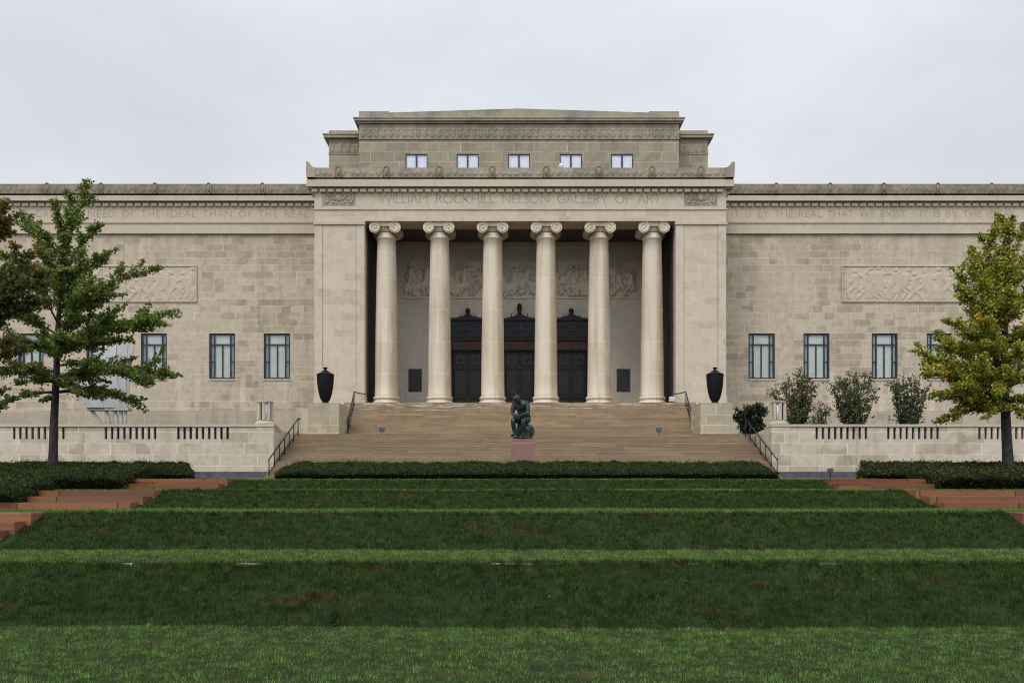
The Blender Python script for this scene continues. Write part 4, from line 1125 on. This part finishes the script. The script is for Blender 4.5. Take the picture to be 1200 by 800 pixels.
# side steps of red sandstone
edgeL = {2: PX(28, 15.6), 3: PX(180, 20.5), 4: PX(268, 25.3)}
edgeR = {2: PX(1207, 15.6), 3: PX(1076, 20.5), 4: PX(970, 25.3)}
def side_steps(bank, s):
    ya, za, yb, zb, nr = {2: (14.9, -.985, 16.3, -.411, 4), 3: (19.8, -.405, 21.2, -.01, 3), 4: (24.8, .03, 25.8, .319, 2)}[bank]
    e = (edgeL if s < 0 else edgeR)[bank]
    x0, x1 = (-19., e) if s < 0 else (e, 19.5)
    side = 'left' if s < 0 else 'right'
    lvl = {2: 'lowest', 3: 'middle', 4: 'topmost'}[bank]
    o = empty('sandstone_steps', (e, ya, za), '%s flight of red sandstone steps beside the lawn bank on the %s' % (lvl, side), 'steps', 'sandstone steps beside the lawn')
    run = (yb - ya) / nr
    for k in range(nr):
        z1 = za + (zb - za) * (k + 1) / nr + .02
        y0_ = ya - .12 + run * k
        off = -s * .09 * (nr - 1 - k)
        a, b = (x0, x1 - .0 + off * 0 - .10 * (nr - 1 - k)) if s < 0 else (x0 + .10 * (nr - 1 - k), x1)
        g = MB().box(a, b, y0_, yb + .1 + .003 * k, za - .3 + .004 * k, z1)
        g.build('step', M['slab'], o)
for b in (2, 3, 4):
    for s in (-1, 1): side_steps(b, s)
# stone edging strip half buried along the top of the lowest bank
r = random.Random(3)
o = empty('edging_strip', (PX(120, 11.9), 11.9, -.97), 'pale stone edging half hidden in grass along the top of the lowest bank', 'edging')
for a, b in ((143, 155), (277, 306), (575, 625), (640, 660), (805, 818), (960, 985)):
    MB().box(PX(a, 11.88), PX(b, 11.88), 11.87, 11.97, -1.0, -.958).build('edging_stone', M['kerb'], o)

# grass blades
def blades(name, segs, mat, hgt, wid, label):
    out = []
    for y0_, y1_, dens, xl, xr in segs:
        L = math.hypot(y1_ - y0_, gz(y1_ - 1e-4) - gz(y0_ + 1e-4)); n = int(L * (xr - xl) * dens)
        x = rng.uniform(xl, xr, n); y = rng.uniform(y0_, y1_, n)
        ya = np.array([p[0] for p in PROF]); za = np.array([p[1] for p in PROF]); z = np.interp(y, ya, za) + np.array([swell(a, b) for a, b in zip(x, y)])
        cl = np.array([mnoise.noise(Vector((a * 1.1, b * 1.6, 5.))) for a, b in zip(x, y)])
        keep = rng.uniform(size=n) < np.clip(1 + cl * .5, .8, 1); x, y, z, cl = x[keep], y[keep], z[keep], cl[keep]
        n = len(x)
        d = np.clip(y / 12, .8, 2.2)
        fc = np.array([mnoise.noise(Vector((a * 6.5, b * 6.5, 9.))) for a, b in zip(x, y)])
        h = hgt * rng.uniform(.5, 1.3, n) * (1 + .25 * cl) * np.clip(1 + .9 * fc, .55, 1.7); w = wid * d * rng.uniform(.7, 1.3, n)
        az = rng.uniform(0, 2 * np.pi, n); tilt = np.abs(rng.normal(0, .45, n)); ta = rng.uniform(0, 2 * np.pi, n)
        dx, dy = np.cos(az) * w / 2, np.sin(az) * w / 2
        tx, ty = np.cos(ta) * np.sin(tilt) * h, np.sin(ta) * np.sin(tilt) * h; tz = np.cos(tilt) * h
        z = z - .012
        P = np.stack([np.stack([x - dx, y - dy, z], 1), np.stack([x + dx, y + dy, z], 1), np.stack([x + tx, y + ty, z + tz], 1)], 1)
        out.append(P.reshape(-1, 3))
    me = np_mesh(name, np.concatenate(out), 3)
    o = link_mesh(name, me, mat); tag(o, label, 'grass', kind='stuff')
    return o
GL = -13.5; GR = 14.2
blades('mown_grass', [(6.2, 10.5, 4200, -7.4, 7.6), (11.9, 14.9, 2300, -10, 10.5), (16.3, 19.8, 1000, -12, 12.6), (21.2, 24.8, 650, -14.5, 15.2), (25.8, 28.6, 500, -10.6, 11.4)], M['grass_flat'], .042, .008, 'short mown grass on the flat lawn terraces')
n = 130; fy = rng.uniform(6.5, 27, n); fx = rng.uniform(-1, 1, n) * np.minimum(fy * .62, 8.3)
fz = np.array([gz(y) + swell(x, y) for x, y in zip(fx, fy)]) + .035
me = np_mesh('fallen_leaves', leaf_quads(np.stack([fx, fy, fz], 1), .034, 1.5), 4)
tag(link_mesh('fallen_leaves', me, M['leaf_fallen']), 'small tan fallen leaves scattered over the lawn', 'leaves', kind='stuff')
blades('bank_grass', [(10.5, 11.9, 4600, -8.6, 9.), (14.9, 16.3, 3000, edgeL[2], edgeR[2]), (19.8, 21.2, 2300, edgeL[3], edgeR[3]), (24.8, 25.8, 1700, edgeL[4], edgeR[4]), (11.75, 12.05, 3800, -8.6, 9.), (16.2, 16.45, 3000, edgeL[2], edgeR[2]), (21.1, 21.4, 2500, edgeL[3], edgeR[3])], M['grass_bank'], .066, .010, 'longer dark grass on the sloping lawn banks')

# ================================================================== HEDGES
def hedge(label, x0, x1, yf, yb, zb, zf, zk, mat, leaf=.042, dens=900, rough=.085, skew=0.):
    """zf: height of the front edge, zk: height at the back; the top slopes up from front to back"""
    nx = max(8, int((x1 - x0) / .12)); prof = [(yf + .45, zb - .05), (yf + .38, zb + .08), (yf + .04, zf - .10), (yf + .06, zf)]
    for k in range(1, 9): prof.append((yf + .06 + (yb - yf - .12) * k / 8, zf + (zk - zf) * (k / 8) ** .8))
    prof += [(yb, zk - .12), (yb, zb - .05)]
    V = np.zeros((len(prof), nx + 1, 3))
    cy, cz = (yf + yb) / 2, zb + .2
    for i, (y, z) in enumerate(prof):
        for k in range(nx + 1):
            x = x0 + (x1 - x0) * k / nx
            q = mnoise.noise(Vector((x * 1.3, y * 1.5, z * 2))) * rough + mnoise.noise(Vector((x * 4, y * 4, z * 4))) * rough * .8
            e = min(x - x0, x1 - x)
            rd = max(0, 1 - e / .3) ** 2 * .25                              # rounded ends
            wgt = (k / nx if skew < 0 else 1 - k / nx) ** 6                      # the inner end is cut along the curve of the bed
            x = x + skew * wgt * (y - yf) / (yb - yf)
            V[i, k] = (x, y + (q if y < yf + .2 else 0) + (rd if y < cy else -rd), max(zb - .05, z + (q if z > zb + .3 else 0) - rd * .5))
    g = MB().grid(V, 0)
    for k in (0, nx):
        loop = [tuple(V[i, k]) for i in range(len(prof))]
        g.add(loop, [tuple(range(len(prof))) if k else tuple(range(len(prof)))[::-1]], 0)
    core = g
    tri = []
    Q = V
    A = Q[:-1, :-1].reshape(-1, 3); B = Q[:-1, 1:].reshape(-1, 3); C = Q[1:, :-1].reshape(-1, 3); D = Q[1:, 1:].reshape(-1, 3)
    area = np.linalg.norm(np.cross(B - A, C - A), axis=1)
    n = int(area.sum() * dens); idx = rng.choice(len(A), n, p=area / area.sum()); u = rng.uniform(size=(n, 1)); v = rng.uniform(size=(n, 1))
    c = (A[idx] * (1 - u) + B[idx] * u) * (1 - v) + (C[idx] * (1 - u) + D[idx] * u) * v
    nrm = np.cross(B[idx] - A[idx], C[idx] - A[idx]); nrm /= np.linalg.norm(nrm, axis=1)[:, None] + 1e-9
    c = c + nrm * (rng.normal(.0, .03, n) + np.where(rng.uniform(size=n) > .96, rng.uniform(0, .13, n), 0))[:, None] + rng.normal(0, .012, (n, 3))
    # ends
    for xe in (x0, x1):
        m_ = int((yb - yf) * (zk - zb) * dens * .7); yy_ = rng.uniform(yf + .2, yb - .2, m_); c2 = np.stack([np.full(m_, xe) + rng.normal(0, .03, m_) + (skew * (yy_ - yf) / (yb - yf) if (xe == x1) == (skew < 0) else 0), yy_, rng.uniform(zb, zf, m_)], 1); c = np.concatenate([c, c2]); nrm = np.concatenate([nrm, np.tile([[-1. if xe == x0 else 1., 0, 0]], (m_, 1))])
    LV = leaf_quads(c, leaf, .2, along=nrm * np.where(nrm[:, 2:3] < -.3, -1, 1))
    core.add(LV.tolist(), [(4 * i, 4 * i + 1, 4 * i + 2, 4 * i + 3) for i in range(len(LV) // 4)], 1)
    o = core.build('hedge', [M['hedge_core'], mat], None, origin=((x0 + x1) / 2, (yf + yb) / 2, zb))
    tag(o, label, 'hedge', 'clipped hedges above the lawn')
hedge('long low clipped hedge across the foot of the staircase', PX(322, 29.2), PX(912, 29.2), 29.0, 31.4, .35, PZ(552.5, 29), PZ(541.5, 31.4), M['leaf_hedge'])
hedge('low clipped hedge behind, on the left, ending under the terrace wall', -24, PX(227, 29.6), 29.4, 32.0, .36, PZ(553, 29.4), PZ(541.5, 32), M['leaf_hedge'], skew=-.9)
hedge('low clipped hedge in front of it on the left, beside the topmost steps', -24, PX(147, 24.6), 24.2, 26.6, .02, PZ(558, 24.2), PZ(546, 26.6), M['leaf_hedge'])
hedge('dark hedge at the left edge of the lawn beside the middle steps', -22, PX(22, 19.8), 19.5, 21.6, -.42, PZ(572, 19.5), PZ(560, 21.6), M['leaf_hedge'])
hedge('low clipped hedge below the right terrace wall, around the yellowing tree', PX(1006, 29.6), 25, 29.4, 32.0, .36, PZ(553, 29.4), PZ(541.5, 32), M['leaf_hedge_olive'], .062, 480, .10, skew=.9)
hedge('olive green hedge in front on the right, beside the topmost steps', PX(1097, 24.6), 25, 24.2, 26.6, .02, PZ(557, 24.2), PZ(548.5, 26.6), M['leaf_hedge_olive'], .062, 480, .10)

# ================================================================== TREES
def wander(a, b, n, r, amp, sag=0.):
    a, b = np.array(a, float), np.array(b, float); L = np.linalg.norm(b - a); pts = []
    off = np.zeros(3)
    for k in range(n + 1):
        t = k / n; off = off + r.normal(0, amp * L / n, 3) if 0 < k < n else off
        p = a + (b - a) * t + off * math.sin(math.pi * t) + np.array([0, 0, sag * L * math.sin(math.pi * t)])
        pts.append(p)
    return pts
def tree(name, label, trunk, r_base, limbs, auto, leafmat, seed, leaf=.085, dens=90, tuft=.30, group=None, twig=1.0):
    r = np.random.default_rng(seed)
    root = empty(name, trunk[0], label, 'tree', group)
    wood = MB(); cen = []
    trunk = [np.array(p, float) for p in trunk]
    L = [0]
    for a, b in zip(trunk[:-1], trunk[1:]): L.append(L[-1] + np.linalg.norm(b - a))
    def on(t):
        s = t * L[-1]
        for i in range(len(L) - 1):
            if s <= L[i + 1] + 1e-9: return trunk[i] + (trunk[i + 1] - trunk[i]) * (s - L[i]) / (L[i + 1] - L[i])
        return trunk[-1]
    N_ = 24; pts = [on(k / N_) for k in range(N_ + 1)]
    rad = [r_base * (1 - .9 * (k / N_)) ** .9 * (1.35 if k == 0 else 1.08 if k == 1 else 1) for k in range(N_ + 1)]
    wood.tube(pts, rad, 10)
    def leafy(pts, t0, fat):
        n = len(pts) - 1
        for i in range(n):
            seg = np.linalg.norm(pts[i + 1] - pts[i])
            m = max(1, int(seg / .10))
            for q in range(m):
                t = (i + q / m) / n
                if t < t0: continue
                cen.append((pts[i] + (pts[i + 1] - pts[i]) * q / m, fat * (1 - .62 * t)))
    def limb(a, b, rad0, fat, lvl):
        n = 8 if lvl == 0 else 5
        Lb = np.linalg.norm(np.array(b) - np.array(a))
        p = wander(a, b, n, r, .10, .05 if lvl == 0 else .0)
        wood.tube(p, [max(.006, rad0 * (1 - .85 * k / n)) for k in range(n + 1)], 6 if lvl == 0 else 4)
        leafy(p, .22 if lvl == 0 else .1, fat)
        if lvl < 1:
            d = (np.array(b) - np.array(a)) / Lb
            for k in range(max(2, int(Lb * 2.1 * twig))):
                t = r.uniform(.2, .92); i = min(n - 1, int(t * n)); s = p[i] + (p[i + 1] - p[i]) * (t * n - i)
                e = r.normal(0, 1, 3); e -= d * e.dot(d); e /= np.linalg.norm(e) + 1e-9; e[2] = e[2] * .6 + .25
                v = d * r.uniform(.5, 1.0) + e * r.uniform(.5, .95); v /= np.linalg.norm(v)
                limb(s, s + v * Lb * r.uniform(.16, .36) * (1.15 - .6 * t), rad0 * .35, fat * .85, lvl + 1)
    for (t, e, f) in limbs:
        a = on(t); limb(a, e, r_base * .42 * (1.1 - t), tuft * f, 0)
    for (t, az, el, ln) in auto:
        a = on(t); v = np.array([math.cos(az) * math.cos(el), math.sin(az) * math.cos(el), math.sin(el)])
        limb(a, a + v * ln, r_base * .38 * (1.1 - t), tuft, 0)
    leafy(pts, .62, tuft * .9)
    wood.build('trunk', M['bark'], root)
    C = []
    for c, f in cen:
        n = r.poisson(dens * f * .55)
        if n == 0: continue
        q = r.normal(0, 1, (n, 3)) * f * .48 * np.array([1, 1, .72])
        C.append(c + q)
    C = np.concatenate(C)
    me = np_mesh('crown', leaf_quads(C, leaf, .35, r), 4)
    link_mesh('crown', me, leafmat, root)
    return root, len(C)

dTr = 30.6
def TP(px, py, d=dTr): return (PX(px, d), d, PZ(py, d))
def auto_limbs(n, seed, t0, t1, l0, l1, back_only=False):
    r = np.random.default_rng(seed); out = []
    for k in range(n):
        t = t0 + (t1 - t0) * (k + r.uniform(0, .6)) / n
        az = r.uniform(0, 2 * math.pi) if not back_only else r.choice([-1, 1]) * r.uniform(.6, 2.5)
        f = (t - t0) / (t1 - t0)
        out.append((t, az, .12 + .75 * f + r.uniform(-.1, .15), (l0 + (l1 - l0) * f) * r.uniform(.75, 1.1)))
    return out
def tl(px, py, y, d=dTr): return (PX(px, d + y), d + y, PZ(py, d + y))
left_limbs = [
    (.30, tl(168, 474, -.3), .9), (.30, tl(140, 462, .8), .9), (.36, tl(214, 441, -.2), 1.), (.36, tl(176, 455, -1.2), 1.), (.46, tl(160, 400, 1.0), .8), (.48, tl(213, 362, .2), .95), (.48, tl(198, 380, -1.), .95),
    (.60, tl(188, 312, -.2), .9), (.58, tl(150, 345, -1.2), .9), (.62, tl(122, 360, .8), .8), (.66, tl(140, 290, .6), .9), (.74, tl(118, 262, -.3), .8), (.84, tl(107, 207, .0), .8), (.86, tl(82, 222, .6), .75), (.82, tl(66, 228, -.4), .7),
    (.40, tl(120, 430, -1.8), .9), (.44, tl(100, 400, -2.), .9), (.50, tl(120, 335, -1.9), .9), (.34, tl(92, 462, -1.6), .8), (.56, tl(30, 310, -1.6), .9), (.46, tl(20, 400, -1.8), .9), (.60, tl(95, 290, -1.5), .9),
    (.70, tl(24, 245, .3), .9), (.62, tl(-6, 290, -.4), 1.), (.52, tl(-40, 345, .2), 1.), (.44, tl(-50, 400, -.6), 1.), (.38, tl(-42, 440, .5), .95), (.30, tl(4, 470, .2), .75), (.78, tl(44, 262, -.8), .85), (.34, tl(14, 452, -1.0), .85), (.28, tl(46, 470, -1.), .5)]
_, nl1 = tree('ginkgo_tree', 'dark green tree with long spiky limbs behind the left hedge', [TP(62, 552), TP(63, 500), TP(66, 440), TP(68, 380), TP(74, 310), TP(84, 245)], .155, left_limbs,
     auto_limbs(16, 5, .32, .82, 2.6, 1.1, True), M['leaf_green'], 11, leaf=.08, dens=260, tuft=.29, twig=1.7)
right_limbs = [
    (.26, tl(1098, 492, -.2), .85), (.30, tl(1118, 480, .8), .9), (.30, tl(1066, 410, .2), 1.), (.34, tl(1078, 440, -.8), 1.05), (.38, tl(1100, 405, -.4), 1.1), (.40, tl(1092, 395, .6), 1.05), (.50, tl(1112, 312, -.2), 1.1), (.46, tl(1125, 345, .6), 1.1), (.54, tl(1135, 300, -.7), 1.1),
    (.36, tl(1080, 422, .9), .95), (.40, tl(1108, 372, -.9), .9), (.34, tl(1110, 446, .9), .95), (.48, tl(1122, 330, -1.0), .95), (.31, tl(1088, 462, -1.1), .9), (.42, tl(1128, 385, 1.1), .95), (.58, tl(1140, 292, .9), .85),
    (.26, tl(1150, 492, -1.6), .85), (.27, tl(1205, 490, -1.7), .85), (.32, tl(1165, 462, -2.), .95), (.30, tl(1120, 455, -1.7), .95), (.34, tl(1140, 425, -2.2), 1.), (.36, tl(1200, 440, -2.), 1.), (.46, tl(1145, 370, -2.), 1.05), (.27, tl(1096, 470, .5), .9),
    (.64, tl(1148, 272, .2), .8), (.72, tl(1163, 262, -.3), .75), (.80, tl(1173, 252, .3), .7), (.84, tl(1187, 248, -.2), .7), (.76, tl(1203, 262, .2), .75), (.66, tl(1222, 282, -.2), .8), (.58, tl(1240, 305, .4), 1.1), (.50, tl(1262, 345, -.3), 1.1),
    (.42, tl(1275, 390, .2), 1.1), (.34, tl(1280, 430, -.4), 1.1), (.28, tl(1260, 470, .3), 1.), (.30, tl(1222, 478, -1.), .8), (.28, tl(1135, 470, -1.3), .8), (.44, tl(1150, 400, -1.8), 1.1), (.38, tl(1180, 440, -1.6), 1.1), (.56, tl(1180, 340, -1.4), 1.1), (.50, tl(1215, 380, -1.5), 1.1)]
_, nl2 = tree('ginkgo_tree', 'dense yellow green autumn tree behind the right hedge', [TP(1182, 555), TP(1179, 500), TP(1177, 440), TP(1178, 380), TP(1180, 320), TP(1183, 258)], .19, right_limbs,
     auto_limbs(22, 9, .30, .84, 2.7, .45), M['leaf_yellow'], 12, leaf=.078, dens=275, tuft=.30, twig=1.5)
_, nl3 = tree('ginkgo_tree', 'browning tree reaching in at the left edge of the picture', [(PX(-95, 25.5), 25.5, .2), (PX(-97, 25.5), 25.5, 3.), (PX(-92, 25.5), 25.5, 6.4)], .16,
     [(.30, tl(14, 455, 0, 25.5), .9), (.36, tl(0, 470, -.6, 25.5), .8), (.45, tl(38, 405, .2, 25.5), 1.), (.5, tl(52, 350, -.3, 25.5), 1.), (.55, tl(62, 318, .4, 25.5), 1.1), (.6, tl(50, 290, 0, 25.5), 1.), (.66, tl(34, 330, -.9, 25.5), 1.1), (.8, tl(8, 232, 0, 25.5), .7), (.7, tl(6, 262, .3, 25.5), .7)],
     auto_limbs(12, 15, .3, .9, 2.2, .9), M['leaf_brown'], 13, leaf=.10, dens=250, tuft=.38, twig=1.35)

# shrubs behind the right terrace wall
def shrub(name, label, px0, px1, ptop, d, mat, seed, dens, leaf, stems=7, cat='shrub', low=0.):
    r = np.random.default_rng(seed)
    cx = PX((px0 + px1) / 2, d); hw = (PX(px1, d) - PX(px0, d)) / 2; zt = PZ(ptop, d); zb = 2.2
    root = empty(name, (cx, d, zb), label, cat, 'shrubs behind the right terrace wall')
    wood = MB(); C = []
    for k in range(stems):
        a = 2 * math.pi * (k + r.uniform(-.3, .3)) / stems; rr = hw * r.uniform(.35, .95) if k else .1
        top = np.array([cx + rr * math.cos(a), d + rr * .7 * math.sin(a), zt - (rr / hw) ** 2 * .30 * (zt - zb) - r.uniform(0, .2)])
        p = wander((cx + .15 * math.cos(a), d + .12 * math.sin(a), zb), top, 7, r, .06, 0)
        wood.tube(p, [.03 * (1 - .75 * q / 7) + .004 for q in range(8)], 5)
        for i in range(2, 7):
            for q in range(4):
                v = r.normal(0, 1, 3); v[2] = abs(v[2]) * .7 + .2; v /= np.linalg.norm(v); ln = r.uniform(.25, .6)
                s = p[i] + (p[i + 1] - p[i]) * r.uniform(); e = s + v * ln
                e[2] = min(e[2], zt + .1)
                wood.tube([s, e], [.008, .004], 4)
                n = r.poisson(dens)
                t = r.uniform(.1, 1.05, (n, 1)); C.append(s + (e - s) * t + r.normal(0, .06, (n, 3)))
    wood.build('stems', M['bark'], root)
    me = np_mesh('foliage', leaf_quads(np.concatenate(C), leaf, .3, r), 4); link_mesh('foliage', me, mat, root)
shrub('airy_shrub', 'tall airy shrub just behind the right stone lantern', 905, 966, 435, 44., M['leaf_shrub'], 31, 18, .088, 12)
shrub('airy_shrub', 'low thin shrub filling the gap between two tall airy shrubs', 950, 978, 472, 43.4, M['leaf_shrub'], 36, 8, .085, 4)
shrub('airy_shrub', 'round airy shrub under the second window right of the portico, middle of three', 966, 1034, 434, 44., M['leaf_shrub'], 32, 17, .088, 13)
shrub('airy_shrub', 'loose airy shrub nearest the yellowing tree', 1033, 1096, 440, 44., M['leaf_shrub'], 33, 15, .088, 12)
shrub('dark_shrub', 'dark evergreen bush between the right urn and the stone lantern', 864, 902, 473, 45.6, M['leaf_dark'], 34, 46, .11, 9)

# ================================================================== CAMERA, SKY, SUN
cd = bpy.data.cameras.new('camera'); cam = bpy.data.objects.new('camera', cd); COL.objects.link(cam)
cam.location = (0, 0, 0); cam.rotation_euler = (R(90), 0, 0)
cd.sensor_width = 36; cd.sensor_fit = 'HORIZONTAL'; cd.lens = 36 * F / 1200
cd.shift_x = 0; cd.shift_y = (HY - 400) / 1200.; cd.clip_end = 3000; cd.clip_start = .1
scene.camera = cam

w = bpy.data.worlds.new('World'); scene.world = w; w.use_nodes = True
nt = w.node_tree; nt.nodes.clear()
SUN_EL, SUN_AZ = R(51), R(212)            # azimuth clockwise from +Y (north): south-west, behind the camera on the left
out = nt.nodes.new('ShaderNodeOutputWorld'); bg = nt.nodes.new('ShaderNodeBackground'); bg.inputs[1].default_value = .1
sky = nt.nodes.new('ShaderNodeTexSky'); sky.sky_type = 'NISHITA'; sky.sun_disc = False
sky.sun_elevation = SUN_EL; sky.sun_rotation = SUN_AZ; sky.air_density = 1.; sky.dust_density = 3.; sky.ozone_density = 1.
# a closed cloud deck over that sky: brighter overhead and toward the sun, softly mottled
tc = nt.nodes.new('ShaderNodeTexCoord'); sp = nt.nodes.new('ShaderNodeSeparateXYZ'); nt.links.new(tc.outputs['Generated'], sp.inputs[0])
def wm(op, a, b):
    n = nt.nodes.new('ShaderNodeMath'); n.operation = op
    for i, v in enumerate((a, b)):
        if isinstance(v, bpy.types.NodeSocket): nt.links.new(v, n.inputs[i])
        else: n.inputs[i].default_value = v
    return n.outputs[0]
def wr(v, a, b, lo, hi):
    n = nt.nodes.new('ShaderNodeMapRange'); n.interpolation_type = 'SMOOTHSTEP'; nt.links.new(v, n.inputs[0])
    for i, q in enumerate((a, b, lo, hi)): n.inputs[i + 1].default_value = q
    return n.outputs[0]
nz = nt.nodes.new('ShaderNodeTexNoise'); nz.inputs['Scale'].default_value = 2.2; nz.inputs['Detail'].default_value = 5; nz.inputs['Roughness'].default_value = .55
mp = nt.nodes.new('ShaderNodeMapping'); mp.inputs['Scale'].default_value = (1, 1, 2.2); nt.links.new(tc.outputs['Generated'], mp.inputs[0]); nt.links.new(mp.outputs[0], nz.inputs[0])
cl = wm('MULTIPLY', wr(nz.outputs[0],   .3, .7, .89, 1.07), wm('ADD', wr(sp.outputs[2], .35, 1.0, 1.0, 1.9), wr(sp.outputs[1], .2, -1.0, 0., 1.15)))
cm = nt.nodes.new('ShaderNodeMix'); cm.data_type = 'RGBA'; cm.blend_type = 'MULTIPLY'; cm.inputs[0].default_value = 1
cm.inputs[6].default_value = (7.25, 7.55, 8.0, 1)
cc = nt.nodes.new('ShaderNodeCombineXYZ')
for i in range(3): nt.links.new(cl, cc.inputs[i])
nt.links.new(cc.outputs[0], cm.inputs[7])
mx = nt.nodes.new('ShaderNodeMix'); mx.data_type = 'RGBA'; mx.inputs[0].default_value = .92
nt.links.new(sky.outputs[0], mx.inputs[6]); nt.links.new(cm.outputs[2], mx.inputs[7])
nt.links.new(mx.outputs[2], bg.inputs[0]); nt.links.new(bg.outputs[0], out.inputs[0])

sd = bpy.data.lights.new('sun', 'SUN'); sd.energy = 1.5; sd.angle = R(18); sd.color = (1, .95, .88)
so = bpy.data.objects.new('sun', sd); COL.objects.link(so)
dirv = Vector((math.sin(SUN_AZ) * math.cos(SUN_EL), math.cos(SUN_AZ) * math.cos(SUN_EL), math.sin(SUN_EL)))
so.rotation_euler = dirv.to_track_quat('Z', 'Y').to_euler(); so.location = (-20, -30, 60)

scene.view_settings.view_transform = 'Standard'; scene.view_settings.look = 'None'; scene.view_settings.exposure = .12; scene.view_settings.gamma = 1
scene.view_settings.use_curve_mapping = False
scene.render.engine = 'CYCLES'; scene.cycles.use_denoising = True; scene.cycles.filter_width = 1.1
scene.cycles.max_bounces = 8; scene.cycles.diffuse_bounces = 5; scene.cycles.transparent_max_bounces = 8
print('leaves', nl1, nl2, nl3)
